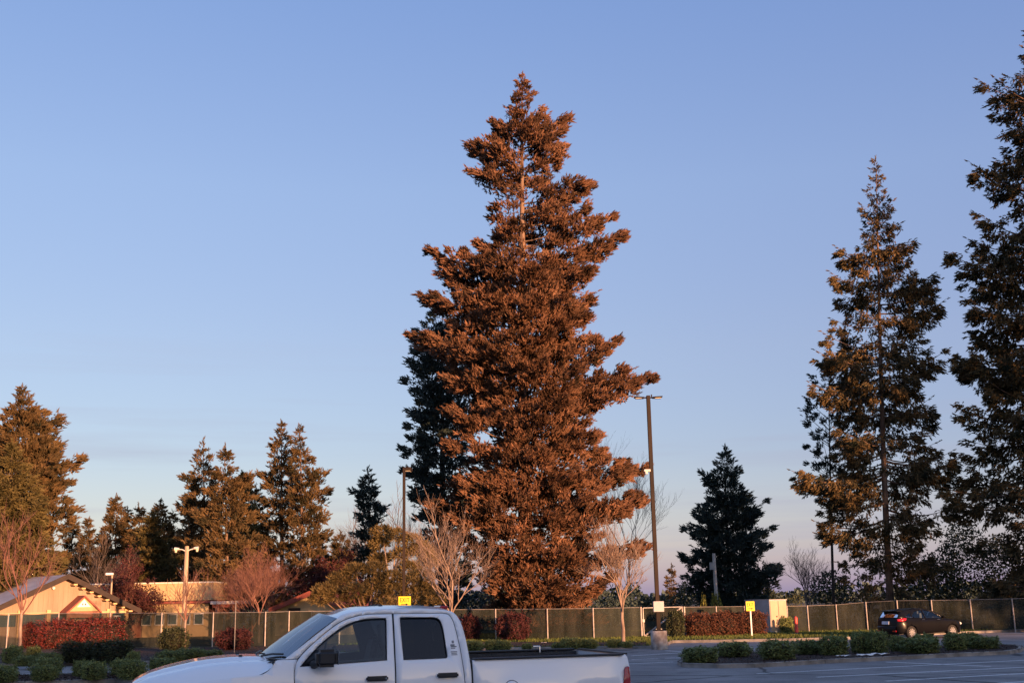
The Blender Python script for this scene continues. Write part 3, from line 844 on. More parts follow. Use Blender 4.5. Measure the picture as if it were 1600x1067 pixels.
# ------------------------------------------------------------------ bare trees
def bare_tree(name, label, base, H, spread, mat_t, mat_b, seed=1, levels=5, trunk_frac=.28, r0=None, up=.55, cat='tree', nb=3, group=None, leaf=None, leaf_n=0, leaf_s=.1, leaf_sig=.13, trunk_lean=(0, 0), wig=.18):
    rg = random.Random(seed)
    root = empty(name, base, label, cat, group)
    r0 = r0 or H * .016
    tb, bb = MB(), MB()
    tips = []
    def grow(p, d, L, r, lev):
        n = 3
        pts = [p]; q = p.copy(); dd = d.copy()
        for i in range(n):
            dd = (dd + Vector((rg.gauss(0, wig), rg.gauss(0, wig), rg.gauss(0, wig * .6) + .08 * up))).normalized()
            q = q + dd * (L / n); pts.append(q.copy())
        r1 = r * .62
        bb.tube(pts, [r + (r1 - r) * i / n for i in range(n + 1)], 4 if lev < 3 else 3, cap=False, smooth=True)
        if lev >= 2: tips.extend(pts[1:])
        if lev >= levels: return
        for k in range(nb):
            t = .35 + .65 * (k + rg.random()) / nb
            i = min(int(t * n), n - 1); f = t * n - i
            bp = pts[i].lerp(pts[i + 1], min(f, 1))
            ax = Vector((rg.gauss(0, 1), rg.gauss(0, 1), rg.gauss(0, .5))).normalized()
            nd = (dd * .75 + ax * spread * .75 + Vector((0, 0, up * .5))).normalized()
            grow(bp, nd, L * rg.uniform(.55, .8), max(r1 * rg.uniform(.6, .85), .006), lev + 1)
        grow(q, dd, L * .72, r1, lev + 1)
    th = H * trunk_frac
    top = Vector((trunk_lean[0], trunk_lean[1], th))
    tp = [Vector((0, 0, -.05)), Vector((trunk_lean[0] * .3 + .02, 0, th * .35)), Vector((trunk_lean[0] * .7 - .02, 0, th * .7)), top]
    tb.tube(tp, [r0 * 1.2, r0, r0 * .92, r0 * .85], 7)
    tb.build('trunk', mat_t, root)
    L0 = (H - th) * .42
    for k in range(nb + 1):
        a = 2 * math.pi * k / (nb + 1) + rg.uniform(-.4, .4)
        d = Vector((math.cos(a) * spread * .8, math.sin(a) * spread * .8, 1)).normalized()
        grow(top - Vector((0, 0, th * .2 * rg.random())), d, L0 * rg.uniform(.8, 1.1), r0 * .5, 1)
    grow(top, Vector((0, 0, 1)), L0 * 1.15, r0 * .7, 1)
    bb.build('branches', mat_b, root)
    if leaf is not None:
        idx = rng.integers(0, len(tips), leaf_n)
        P = np.array([tips[i][:] for i in idx]) + rng.normal(0, leaf_sig, (leaf_n, 3))
        obj('crown', leaf_mesh('crown', P, leaf_s, leaf), root)
    return root

def leaf_mesh(name, P, s, mat, flat=False, extraV=None, extraF=None):
    n = len(P)
    u = rng.normal(size=(n, 3)); u /= np.linalg.norm(u, axis=1)[:, None]
    v = np.cross(u, rng.normal(size=(n, 3))); v /= np.linalg.norm(v, axis=1)[:, None]
    sz = s * rng.uniform(.6, 1.3, n)[:, None]
    V = np.stack([P - u * sz * .9, P + v * sz * .5, P + u * sz * .9, P - v * sz * .5], 1).reshape(-1, 3)
    Fc = np.arange(4 * n).reshape(n, 4)
    var = np.repeat(rng.random(n), 4)
    if extraV is not None:
        Fc = np.concatenate([Fc, np.asarray(extraF) + len(V)]); V = np.concatenate([V, extraV]); var = np.concatenate([var, np.full(len(extraV), .05)])
    return mesh_np(name, V, Fc, mat, attr=var)

def bt(name, label, px, py, ytop, spread, mt, mb_, seed, Y=None, **k):
    p = gp(px, py, KH) if Y is None else Vector((at(px, 940, Y).x, Y, gz(Y)))
    Yd = p.y
    H = at(px, ytop, Yd).z - p.z
    return bare_tree(name, label, p, H, spread, mt, mb_, seed=seed, **k)

bt('bare_street_tree', 'bare pale-trunked young tree at the far left before the red hedge', 29, 1027, 800, .55, M['bark_pale'], M['twig_red'], 71, levels=4, trunk_frac=.32, r0=.075)
bt('bare_street_tree', 'slim bare tree rising in front of the twin-armed wooden lamp pole', 288, 1017, 888, .50, M['bark_pale'], M['twig_red'], 72, levels=4, trunk_frac=.38, r0=.06)
bt('bare_street_tree', 'reddish bare tree with dense fan of twigs right of the flat-roofed building', 404, 1003, 872, .75, M['bark_pale'], M['twig_red'], 73, levels=5, trunk_frac=.34, r0=.065)
bt('bare_street_tree', 'wide bare tree with pale branches behind the rear of the truck cab', 705, 1003, 805, .75, M['bark_pale'], M['twig_brown'], 174, levels=5, trunk_frac=.22, r0=.10)
bt('bare_street_tree', 'bare upright tree with pink-lit trunk left of the tall parking lot lamp', 974, 1003, 826, .40, M['bark_pale'], M['twig_brown'], 79, levels=5, trunk_frac=.30, r0=.085)
bt('bare_far_tree', 'thin bare tree showing through behind the right side of the tall fir', 985, 0, 690, .30, M['twig_grey'], M['twig_grey'], 76, Y=96, levels=5, trunk_frac=.35, r0=.07, wig=.2)
bt('bare_far_tree', 'sparse pink bare tree right of the grey utility cabinet behind the fence', 1262, 0, 862, .6, M['bark_pale'], M['twig_grey'], 77, Y=82, levels=5, trunk_frac=.3, r0=.07)
bt('bare_far_tree', 'hazy bare tree beside the narrow dark fir', 548, 0, 815, .7, M['twig_grey'], M['twig_grey'], 78, Y=125, levels=5, trunk_frac=.25)
bt('bare_far_tree', 'hazy bare tree behind the brown lamp pole top of the pine', 612, 0, 795, .7, M['twig_grey'], M['twig_grey'], 80, Y=122, levels=5, trunk_frac=.25)
bt('bare_far_tree', 'brownish bare tree behind the gabled building, left of the plum tree', 165, 0, 855, .7, M['twig_red'], M['twig_grey'], 81, Y=98, levels=5, trunk_frac=.2)
conifer('lacy_tree', 'lacy dark sparse tree reaching out left of the drooping spruce', 1300, 82,
        [(545, 1296, 1296), (575, 1270, 1320), (610, 1254, 1330), (650, 1250, 1335), (690, 1244, 1335), (730, 1252, 1335), (790, 1275, 1335)], M['needle_shade'], M['bark_dark'],
        seed=83, whorl=.8, per=5, tuft=.36, dens=.30, bare=.35, up=.9, trunk_r=.12, gap=.3)
bt('plum_tree', 'round purple-leaved plum tree between the gabled and flat-roofed buildings', 203, 0, 884, .9, M['bark_dark'], M['twig_red'], 84, Y=84.6, levels=5, trunk_frac=.2, leaf=M['leaf_plum'], leaf_n=8500, leaf_s=.085)
bt('plum_tree', 'low dark red plum tree under the rightmost fir of the left cluster', 520, 0, 878, 1.0, M['bark_dark'], M['twig_red'], 85, Y=88, levels=5, trunk_frac=.2, leaf=M['leaf_plum'], leaf_n=8000, leaf_s=.12)
bt('red_twig_tree', 'dense red-twigged tree behind the reddish bare street tree', 395, 0, 872, .95, M['twig_red'], M['twig_red'], 86, Y=81, levels=5, trunk_frac=.12, nb=4)

# ------------------------------------------------------------------ shrubs and hedges
def shrub_mesh(name, mat, n, leaf, box=.35, seed=1, lump=.17):
    """unit shrub: width 1 (x,y), height 1 (z from 0)"""
    r = np.random.default_rng(seed)
    u = r.normal(size=(n, 3)); u /= np.linalg.norm(u, axis=1)[:, None]
    pw = 2 / (1 - box)
    sq = lambda q: q / (np.abs(q) ** pw).sum(axis=-1, keepdims=True) ** (1 / pw)
    s = sq(u)
    ph = r.uniform(0, 6.28, 6)
    bumps = 1 + lump * (np.sin(6 * u[:, 0] + ph[0]) * np.sin(5 * u[:, 1] + ph[1]) + .6 * np.sin(9 * u[:, 2] + ph[2]) * np.sin(8 * u[:, 0] + ph[3]))
    P = s * .5 * bumps[:, None] * r.uniform(.74, 1.05, n)[:, None]
    P[:, 2] += .5
    P = P[P[:, 2] > .02]
    ns = max(30, n // 60)
    tops = P[P[:, 2] > .72]
    tops = tops[r.integers(0, len(tops), ns)]
    hs = r.uniform(.04, .17, ns)
    sh = np.concatenate([tops + np.stack([r.normal(0, .012, ns), r.normal(0, .012, ns), hs * k / 4], 1) for k in range(5)])
    P = np.concatenate([P, sh])
    # inner core of leaves so that one cannot look through it
    bm = bmesh.new(); bmesh.ops.create_icosphere(bm, subdivisions=2, radius=.36)
    for v in bm.verts:
        q = np.array(v.co[:]) / .36
        q = sq(q)
        v.co = Vector(q * .355) + Vector((0, 0, .44))
    ev = np.array([v.co[:] for v in bm.verts]); ef = np.array([[v.index for v in f_.verts] + [f_.verts[2].index] for f_ in bm.faces])
    bm.free()
    # leaves as quads, core as thin dark twig mass in triangles
    m = leaf_mesh(name, P, leaf, mat)
    c = mesh_np(name + '_core', ev, ef[:, :3], M['core'])
    return m, c
SHRUBS = {}
for key, mt, n, lf, bx_, k in [('box', 'leaf_box', 4600, .042, .34, 4), ('dark', 'leaf_dark', 4500, .042, .5, 2), ('red', 'leaf_red', 9000, .026, .62, 2),
                               ('brown', 'leaf_brown', 5200, .036, .5, 2), ('plum', 'leaf_plum', 4200, .04, .25, 2), ('darkround', 'leaf_dark', 4200, .04, .22, 2), ('lime', 'leaf_lime', 500, .06, .1, 1)]:
    SHRUBS[key] = [shrub_mesh('leaves', M[mt], n, lf, bx_, seed=100 + i) for i in range(k)]
shrub_count = 0
def shrub(kind, x0, x1, ytop, ybase, label, name='clipped_shrub', depth=None, group=None, dz=KH - .03, Y=None, cat='shrub'):
    global shrub_count
    shrub_count += 1
    if Y is None:
        p = gp((x0 + x1) / 2, ybase, dz)
    else:
        q = at((x0 + x1) / 2, 940, Y); p = Vector((q.x, Y, gz(Y)))
    d = p.y
    ppm = F_PX / (d * math.cos(PITCH) * 1.01)
    wd = (x1 - x0) / ppm * (.93 if kind == 'box' else 1)
    hh = at((x0 + x1) / 2, ytop, d).z - p.z
    dp = depth or min(wd, 1.6)
    p = p + Vector((0, dp * .35, 0))
    root = empty(name, p, label, cat, group)
    root.scale = (wd, dp, hh)
    root.rotation_euler = (0, 0, random.uniform(-.12, .12) + (math.pi if shrub_count % 2 else 0))
    lm, cm = SHRUBS[kind][shrub_count % len(SHRUBS[kind])]
    obj('leaves', lm, root); obj('inner_twigs', cm, root)
    return root
g1 = 'clipped shrubs on the right planting island'
for (a, b, c, d, lab) in [
    (1067, 1126, 1012, 1036, 'low clipped shrub at the left tip of the right planting island'),
    (1123, 1178, 1004, 1027, 'clipped shrub second from the left tip of the right planting island'),
    (1190, 1250, 1002, 1031, 'large clipped shrub right of the EXIT post on the island'),
    (1243, 1290, 1001, 1023, 'clipped shrub tucked behind the one right of the EXIT post'),
    (1283, 1331, 994, 1024, 'upright clipped shrub left of the gap before the black car tail'),
    (1333, 1364, 988, 1021, 'tall narrow shrub left of the pair under the car tail'),
    (1357, 1393, 987, 1021, 'tall shrub directly below the rear bumper of the black car'),
    (1392, 1420, 995, 1018, 'small shrub below the rear wheel of the black car'),
    (1414, 1476, 997, 1021, 'wide low shrub below the doors of the black car'),
    (1432, 1466, 991, 1013, 'shrub peeking up behind the wide low one below the car doors'),
    (1480, 1516, 990, 1016, 'shrub below the front wheel of the black car'),
    (1505, 1536, 989, 1011, 'shrub just right of the front wheel of the black car'),
    (1516, 1569, 995, 1014, 'low clipped shrub at the right tip of the planting island'),
]: shrub('box', a, b, c, d, lab, group=g1)
g2 = 'clipped shrubs left of the truck'
for (a, b, c, d, lab) in [
    (-22, 20, 1041, 1067, 'clipped shrub cut by the lower left corner'),
    (42, 90, 1029, 1056, 'clipped shrub behind the leftmost whole one on the entrance island'),
    (44, 83, 1040, 1065, 'leftmost whole clipped shrub at the bottom of the picture'),
    (109, 136, 1033, 1057, 'small clipped shrub behind the front one below the dark hedge'),
    (122, 161, 1035, 1063, 'front clipped shrub below the gap in the dark hedge'),
    (167, 202, 1031, 1056, 'clipped shrub behind the one left of the truck nose'),
    (178, 223, 1033, 1063, 'front clipped shrub immediately left of the truck nose'),
    (227, 271, 1029, 1053, 'low clipped shrub just above the truck hood front'),
    (0, 30, 1010, 1037, 'shrub at the left edge beside the pale tree trunk'),
    (16, 52, 1025, 1041, 'low shrub at the foot of the pale tree trunk'),
    (52, 90, 1021, 1038, 'low shrub at the left end of the dark hedge'),
    (37, 60, 1011, 1030, 'small shrub right of the pale tree trunk under the red hedge'),
    (196, 216, 1018, 1036, 'small shrub at the right end of the dark hedge'),
    (240, 285, 1017, 1034, 'low spreading shrub at the foot of the slim bare tree'),
    (270, 318, 1014, 1031, 'low spreading shrub right of the slim bare tree foot'),
    (305, 345, 1016, 1029, 'low shrub just above the middle of the truck hood'),
]: shrub('box', a, b, c, d, lab, group=g2)
g3 = 'clipped shrubs behind the truck bed'
for (a, b, c, d, lab) in [
    (722, 756, 1001, 1018, 'clipped shrub right behind the truck cab corner'),
    (757, 780, 1000, 1017, 'clipped shrub left of a touching pair behind the truck bed'),
    (775, 799, 1001, 1017, 'clipped shrub right of a touching pair behind the truck bed'),
    (815, 832, 1005, 1016, 'tiny shrub alone in the bare mulch behind the truck bed'),
    (862, 880, 1004, 1015, 'small shrub left of the large one behind the truck bed'),
    (876, 910, 997, 1015, 'largest clipped shrub behind the truck bed'),
    (906, 935, 999, 1014, 'clipped shrub right of the largest one behind the bed'),
    (948, 971, 999, 1012, 'shrub left of the pink-lit bare trunk'),
    (970, 990, 1002, 1012, 'shrub right of the pink-lit bare trunk'),
]: shrub('box', a, b, c, d, lab, group=g3)
shrub('red', 33, 50, 974, 1014, 'narrow red hedge piece left of the dark gap', name='red_hedge', depth=1.2, cat='hedge')
shrub('red', 54, 126, 971, 1014, 'left half of the long red hedge before the fence', name='red_hedge', depth=1.4, cat='hedge')
shrub('red', 122, 197, 967, 1013, 'right half of the long red hedge under the white fence sign', name='red_hedge', depth=1.4, cat='hedge')
shrub('dark', 86, 143, 1004, 1036, 'left block of the clipped dark green hedge', name='dark_hedge', depth=1.2, cat='hedge')
shrub('dark', 141, 198, 1002, 1036, 'right block of the clipped dark green hedge', name='dark_hedge', depth=1.2, cat='hedge')
shrub('darkround', 242, 289, 981, 1019, 'round dark shrub left of the slim bare tree trunk', name='round_shrub', depth=1.4)
shrub('plum', 335, 386, 983, 1016, 'round dark twiggy shrub left of the windshield', name='round_shrub', depth=1.4)
shrub('plum', 720, 750, 963, 1001, 'dark purple shrub at the edge of the truck cab', name='round_shrub', depth=1.2)
shrub('plum', 776, 825, 959, 1002, 'round purple shrub before the fence behind the truck bed', name='round_shrub', depth=1.3)
shrub('brown', 1074, 1118, 959, 995, 'left part of the russet hedge right of the gate', name='russet_hedge', depth=1.3, cat='hedge')
shrub('brown', 1112, 1160, 957, 994, 'middle part of the russet hedge right of the gate', name='russet_hedge', depth=1.3, cat='hedge')
shrub('brown', 1160, 1199, 956, 992, 'right part of the russet hedge around the EXIT post', name='russet_hedge', depth=1.2, cat='hedge')
shrub('box', 1219, 1243, 965, 989, 'ball shaped green shrub before the tan cabinet', name='round_shrub', depth=.9)
shrub('darkround', 1043, 1072, 955, 996, 'dark rounded shrub beside the gate post', name='round_shrub', depth=1.0)  # dark rounded mass of leaves placed beside the gate
for (a, b, c, lab) in [(1095, 1106, 931, 'thin pale green shoots above the fence, left one'), (1110, 1130, 928, 'pale green shoots above the fence, right one')]:
    shrub('lime', a, b, c, 0, lab, name='budding_shrub', Y=84, depth=.8)

def thicket(name, label, spans, Y, mat, leaf=.22, dens=26, seed=9):
    """a mass of far bushes nobody could count"""
    r = np.random.default_rng(seed)
    P = []
    for (x0, x1, yt) in spans:
        a, b = at(x0, 940, Y), at(x1, 940, Y)
        hh = at((x0 + x1) / 2, yt, Y).z - gz(Y)
        n = int(abs(b.x - a.x) * hh * dens)
        x = r.uniform(a.x, b.x, n)
        env = .62 + .38 * np.abs(np.sin(x * .9 + seed) * np.cos(x * .37))
        z = gz(Y) + hh * env * r.uniform(0, 1, n) ** .7
        y = Y + r.normal(0, 1.3, n)
        P.append(np.stack([x, y, z], 1))
    o = obj(name, leaf_mesh(name, np.concatenate(P), leaf, mat))
    return tag(o, label, 'bushes', kind='stuff')
thicket('thicket', 'dark tangled bushes along the horizon beyond the fence', [(940, 1010, 925), (1000, 1075, 912), (1060, 1130, 905), (1120, 1215, 912), (1200, 1250, 925)], 112, M['leaf_dark'], leaf=.13, dens=150)
thicket('thicket', 'dark undergrowth between the two right-hand spruces', [(1270, 1330, 880), (1430, 1500, 830), (1480, 1620, 800)], 88, M['leaf_dark'], leaf=.13, dens=150)
thicket('thicket', 'reddish scrub behind the fence left of the tall fir', [(340, 480, 930), (480, 640, 912)], 98, M['leaf_plum'], leaf=.16, dens=45)
thicket('thicket', 'dim undergrowth below the far left firs', [(90, 320, 885)], 140, M['needle_far'], leaf=.4)
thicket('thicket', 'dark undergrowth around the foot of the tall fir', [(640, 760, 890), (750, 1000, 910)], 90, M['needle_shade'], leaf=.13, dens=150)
thicket('far_wood', 'far wooded skyline closing the horizon', [(-200, 500, 905), (500, 1000, 915), (1000, 1300, 921), (1300, 1800, 900)], 320, M['needle_shade'], leaf=1.1, dens=3)
thicket('thicket', 'low sunlit brush along the far side of the right fence', [(1300, 1420, 918), (1440, 1600, 922)], 79, M['needle_olive'], leaf=.18, dens=40)

# ------------------------------------------------------------------ fence and gate
fence_v = [(-330, 1022, 965), (-200, 1018, 962), (-75, 1015, 960), (10, 1014, 959), (89, 1013, 958), (170, 1012.5, 957.5), (251, 1012, 957.5), (332, 1011, 957),
           (414, 1010, 956), (451, 1009, 955), (530, 1007, 954), (612, 1004, 953), (694, 1001, 952), (775, 999.5, 951.5), (856, 999, 951), (928, 998, 950), (1003, 995.5, 948.5),
           (1071, 993, 948), (1121, 991.5, 947.5), (1165, 990.5, 947), (1232, 988, 946.5), (1264, 987, 946), (1309, 986, 944.5), (1356, 985.5, 940.5), (1405, 985.5, 938),
           (1459, 985.5, 937.5), (1520, 985, 936.5), (1586, 984.5, 935), (1655, 983, 933), (1730, 982, 931), (1810, 980, 929)]
FV = []
for x, yb, yt in fence_v:
    b = gp(x, yb, KH - .03); FV.append((b, at(x, yt, b.y).z))
fo = (FV[13][0].x, FV[13][0].y, gz(65))
fence = empty('screened_fence', fo, 'long chain-link fence with dark green privacy screen behind the parking lot', 'fence')
fo = Vector(fo)
rgf = np.random.default_rng(4)
def screen_panel(a, az, b, bz, parent, name='screen_panel', inset=.05, low=.06, bulge=.06):
    d = Vector((b.x - a.x, b.y - a.y, 0)); L = d.length; d /= L
    q = Vector((-d.y, d.x, 0))
    nx, nz = 8, 5
    V, Fc = [], []
    ph = rgf.uniform(0, 6, 3)
    for i in range(nx + 1):
        for j in range(nz + 1):
            s, t = i / nx, j / nz
            zb = a.z + (b.z - a.z) * s + low; zt = az + (bz - az) * s - .02 - (.02 * math.sin(9 * s + ph[0]) if j == nz else 0)
            off = bulge * (math.sin(4 * s + ph[1]) * math.sin(3 * t + ph[2]) + .4 * math.sin(11 * s + ph[0]))
            p = a + d * (inset + (L - 2 * inset) * s) + q * off
            V.append((p.x - fo.x, p.y - fo.y, zb + (zt - zb) * t - fo.z))
    for i in range(nx):
        for j in range(nz):
            k = i * (nz + 1) + j
            Fc.append((k, k + nz + 1, k + nz + 2, k + 1))
    return obj(name, mesh_np(name, V, Fc, M['screen'], smooth=True), parent)
for i, (p, zt) in enumerate(FV):
    MB().tube([p - fo + Vector((0, -.05, -.1)), Vector((p.x - fo.x, p.y - fo.y - .05, zt + .03 - fo.z))], .036 if i not in (16, 17) else .055, 7).build('fence_post', M['fence_post'], fence)
    if i + 1 < len(FV) and i not in (16, 19):
        q, z2 = FV[i + 1]
        screen_panel(p, zt, q, z2, fence)
        MB().tube([(p.x - fo.x, p.y - fo.y + .02, zt - fo.z), (q.x - fo.x, q.y - fo.y + .02, z2 - fo.z)], .017, 5).build('top_rail', M['rail'], fence)
ga, gza = FV[16]; gb, gzb = FV[17]
gate = empty('screened_gate', fo, 'closed screened gate with a pale diagonal brace beside the tall lamp', 'gate')
screen_panel(ga, gza - .02, gb, gzb, gate, 'gate_screen', inset=.14)
GA, GB = ga - fo, gb - fo
fr = MB()
f0 = Vector((GA.x + .12, GA.y - .06, GA.z + .06)); f1 = Vector((GB.x - .12, GB.y - .06, GB.z + .06))
t0 = Vector((f0.x, f0.y, gza - .03 - fo.z)); t1 = Vector((f1.x, f1.y, gzb + .02 - fo.z))
for a_, b_ in ((f0, f1), (t0, t1), (f0, t0), (f1, t1)): fr.tube([a_, b_], .026, 6)
fr.build('gate_frame', M['galv'], gate)
MB().tube([f0 + Vector((0, -.05, 0)), t1 + Vector((0, -.05, 0))], .05, 6).build('diagonal_brace', M['fence_post'], gate)
MB().box(f0.lerp(t0, .55) + Vector((0, -.05, 0)), (.12, .06, .16)).build('latch', M['galv'], gate)

# thin steel pole before the fence
p = gp(366, 1019, KH)
MB().tube([(0, 0, -.05), (0, 0, at(366, 938, p.y).z - p.z)], .022, 7).build('steel_pole', M['rail'], loc=p)
tag(bpy.data.objects['steel_pole'], 'thin grey steel pole standing before the fence left of the truck windshield', 'pole')

# ------------------------------------------------------------------ text helper
def text_mesh(s, size, mat):
    c = bpy.data.curves.new('txt', 'FONT'); c.body = s; c.size = size; c.align_x = 'CENTER'; c.align_y = 'CENTER'; c.extrude = .002; c.space_character = 1.2; c.offset = size * .006
    o = bpy.data.objects.new('txt', c); COL.objects.link(o)
    dg = bpy.context.evaluated_depsgraph_get()
    m = bpy.data.meshes.new_from_object(o.evaluated_get(dg))
    bpy.data.objects.remove(o); bpy.data.curves.remove(c)
    m.materials.clear(); m.materials.append(mat)
    return m

def exit_sign(parent, c, wd, hg, name='sign_panel'):
    """yellow panel facing the camera (-y) at local c"""
    s = MB().box(c, (wd, .012, hg)).build(name, M['yellow'], parent, bevel=.003)
    t = obj('lettering', text_mesh('EXIT', hg * .58, M['black_print']), s, (c[0], c[1] - .010, c[2] + hg * .14))
    t.rotation_euler = (R(90), 0, 0)
    t.scale = (wd / hg * .57, 1, 1)
    a = MB()
    y = c[1] - .009; z = c[2] - hg * .26
    a.box((c[0] - wd * .06, y, z), (wd * .42, .004, hg * .07))
    vs = [(c[0] + wd * .10, y, z + hg * .10), (c[0] + wd * .32, y, z), (c[0] + wd * .10, y, z - hg * .10)]
    a.add(vs + [(v[0], v[1] + .002, v[2]) for v in vs], [(0, 1, 2), (5, 4, 3), (0, 3, 4, 1), (1, 4, 5, 2), (2, 5, 3, 0)])
    a.build('arrow', M['black_print'], s)
    return s

# right EXIT sign on white post
p = gp(1175, 993, KH)
es = empty('exit_sign', p, 'yellow EXIT sign on a white post before the russet hedge', 'sign')
zt = at(1172, 939, p.y).z - p.z; zb = at(1172, 954, p.y).z - p.z
MB().box((0, 0, (zt - .02) / 2), (.07, .05, zt - .02)).build('post', M['white_paint'], es)
exit_sign(es, (0, -.04, (zt + zb) / 2), .46, zt - zb)
# brown lamp pole with EXIT sign over the truck roof
Yp = 44.0
p = Vector((at(631, 940, Yp).x, Yp, gz(Yp)))
lp = empty('brown_lamp_pole', p, 'slim brown lamp pole with yellow EXIT sign above the truck roof', 'lamp post')
H_ = at(632, 731, Yp).z - p.z
MB().box((0, 0, H_ / 2), (.105, .105, H_)).build('pole', M['bronze'], lp, bevel=.012)
MB().box((.0, 0, .2), (.36, .36, .4)).build('base', M['concrete'], lp, bevel=.03)
hd = MB().box((.10, .35, H_ - .02), (.34, .62, .13)).build('lamp_head', M['bronze'], lp, bevel=.03)
MB().box((.10, .35, H_ - .095), (.24, .48, .02)).build('lens', M['lamp_lens'], hd)
c = at(632.5, 939.5, Yp); exit_sign(lp, (c.x - p.x, -.075, c.z - p.z), .46, .385)
# tall parking lot lamp
p = gp(1030.5, 1014, 0)
lp = empty('parking_lot_lamp', p, 'tall dark two-headed parking lot lamp on a round concrete base', 'lamp post')
Yp = p.y
zb = at(1030, 985, Yp).z - p.z
n = 20
cb = MB(); cb.tube([(0, 0, -.02), (0, 0, zb - .03), (0, 0, zb)], [.37, .37, .34], n); cb.build('concrete_base', M['concrete'], lp)
H_ = at(1012, 618, Yp).z - p.z
MB().box((0, 0, zb + .03), (.36, .36, .06)).build('base_plate', M['bronze'], lp, bevel=.01)
MB().box((0, 0, (zb + H_) / 2), (.18, .18, H_ - zb)).build('pole', M['bronze'], lp, bevel=.015)
for s_ in (-1, 1):
    a = MB().box((s_ * .12, 0, H_ - .10), (.2, .06, .06)).build('lamp_arm', M['bronze'], lp)
    h = MB()
    L0, L1 = .2, .66
    h.add([(s_ * L0, -.14, H_ - .07), (s_ * L1, -.17, H_ - .05), (s_ * L1, .17, H_ - .05), (s_ * L0, .14, H_ - .07),
           (s_ * L0, -.14, H_ - .14), (s_ * L1, -.17, H_ - .10), (s_ * L1, .17, H_ - .10), (s_ * L0, .14, H_ - .14)],
          [(0, 1, 2, 3), (7, 6, 5, 4), (0, 4, 5, 1), (1, 5, 6, 2), (2, 6, 7, 3), (3, 7, 4, 0)])
    hh = h.build('lamp_head', M['bronze'], lp, bevel=.015)
    MB().box((s_ * .45, 0, H_ - .135), (.30, .22, .02)).build('lens', M['lamp_lens'], hh)
MB().tube([(.16, 0, H_ - .06), (.16, 0, H_ + .05)], .03, 7).build('photocell', M['bronze'], lp)
zc = at(1012, 735, Yp).z - p.z
cm = MB().box((-.2, -.05, zc), (.30, .13, .11)).build('camera_housing', M['lamp_white'], lp, bevel=.02)
MB().box((-.02, -.05, zc - .06), (.14, .06, .05)).build('bracket', M['lamp_white'], cm)
MB().tube([(-.25, -.05, zc - .05), (-.25, -.05, zc - .16)], .07, 8).build('dome', M['lamp_white'], cm)
zc = at(1031, 947, Yp).z - p.z
MB().box((.02, -.17, zc), (.47, .20, .46)).build('control_box', M['grey_box'], lp, bevel=.015)
for dx in (-.12, .12):
    for dy in (-.12, .12): MB().tube([(dx, dy, zb + .06), (dx, dy, zb + .10)], .02, 6).build('anchor_bolt', M['galv'], lp)

# wooden pole with two lamp arms
Yp = 70.5
b = at(289, 940, Yp); p = Vector((b.x, Yp, gz(Yp)))
wp = empty('wooden_lamp_pole', p, 'wooden lamp pole with two curved arms before the left fir cluster', 'lamp post')
top = at(292, 853, Yp); H_ = top.z - p.z; dx = top.x - p.x
MB().tube([(0, 0, 0), (dx * .5, 0, H_ * .5), (dx, 0, H_)], [.16, .14, .12], 9).build('pole', M['wood_pole'], wp)
for s_, zz in ((-1, -.03), (1, .0)):
    a = MB().tube([(dx, -.05, H_ - .32), (dx + s_ * .25, -.05, H_ - .20), (dx + s_ * .5, -.05, H_ - .14 + zz)], .035, 6).build('lamp_arm', M['lamp_white'], wp)
    q = MB(); q.tube([(dx + s_ * .45, -.05, H_ - .13 + zz), (dx + s_ * .72, -.05, H_ - .13 + zz)], [.07, .11], 8); q.build('lamp_head', M['lamp_white'], a)
    q = MB(); q.tube([(dx + s_ * .64, -.05, H_ - .18 + zz), (dx + s_ * .64, -.05, H_ - .34 + zz)], [.10, .06], 8); q.build('lens', M['lamp_lens'], a)
# small wall-top lamp beyond the gabled building
Yp = 82.0
b = at(173, 940, Yp); p = Vector((b.x, Yp, gz(Yp)))
wp = empty('small_lamp_post', p, 'thin lamp post with small pale head between the two left buildings', 'lamp post')
H_ = at(173, 896, Yp).z - p.z
MB().tube([(0, 0, 0), (0, 0, H_)], [.07, .055], 7).build('pole', M['wood_pole'], wp)
MB().box((-.15, -.1, H_ - .02), (.5, .3, .16)).build('lamp_head', M['white_paint'], wp, bevel=.03)
# utility pole before dark spruce
Yp = 90.0
b = at(1120, 940, Yp); p = Vector((b.x, Yp, gz(Yp)))
wp = empty('utility_pole', p, 'grey utility pole with transformer can before the broad dark spruce', 'pole')
H_ = at(1118, 864, Yp).z - p.z
MB().tube([(0, 0, 0), (-.03, 0, H_)], [.15, .12], 8).build('pole', M['galv'], wp)
zc = at(1115, 884, Yp).z - p.z
MB().tube([(-.24, -.1, zc - .28), (-.24, -.1, zc + .28)], .17, 9).build('transformer_can', M['grey_box'], wp)
MB().box((-.1, -.05, zc + .1), (.25, .06, .08)).build('bracket', M['galv'], wp)

# ------------------------------------------------------------------ utility cabinet, bollard, signs, debris
pa, pb, pc = gp(1165, 993, KH), gp(1205, 988.5, KH), gp(1232, 987, KH)
root = empty('utility_cabinet', pb, 'large utility cabinet with grey side and sunlit tan doors', 'cabinet')
zt = at(1205, 937.5, pb.y).z - pb.z
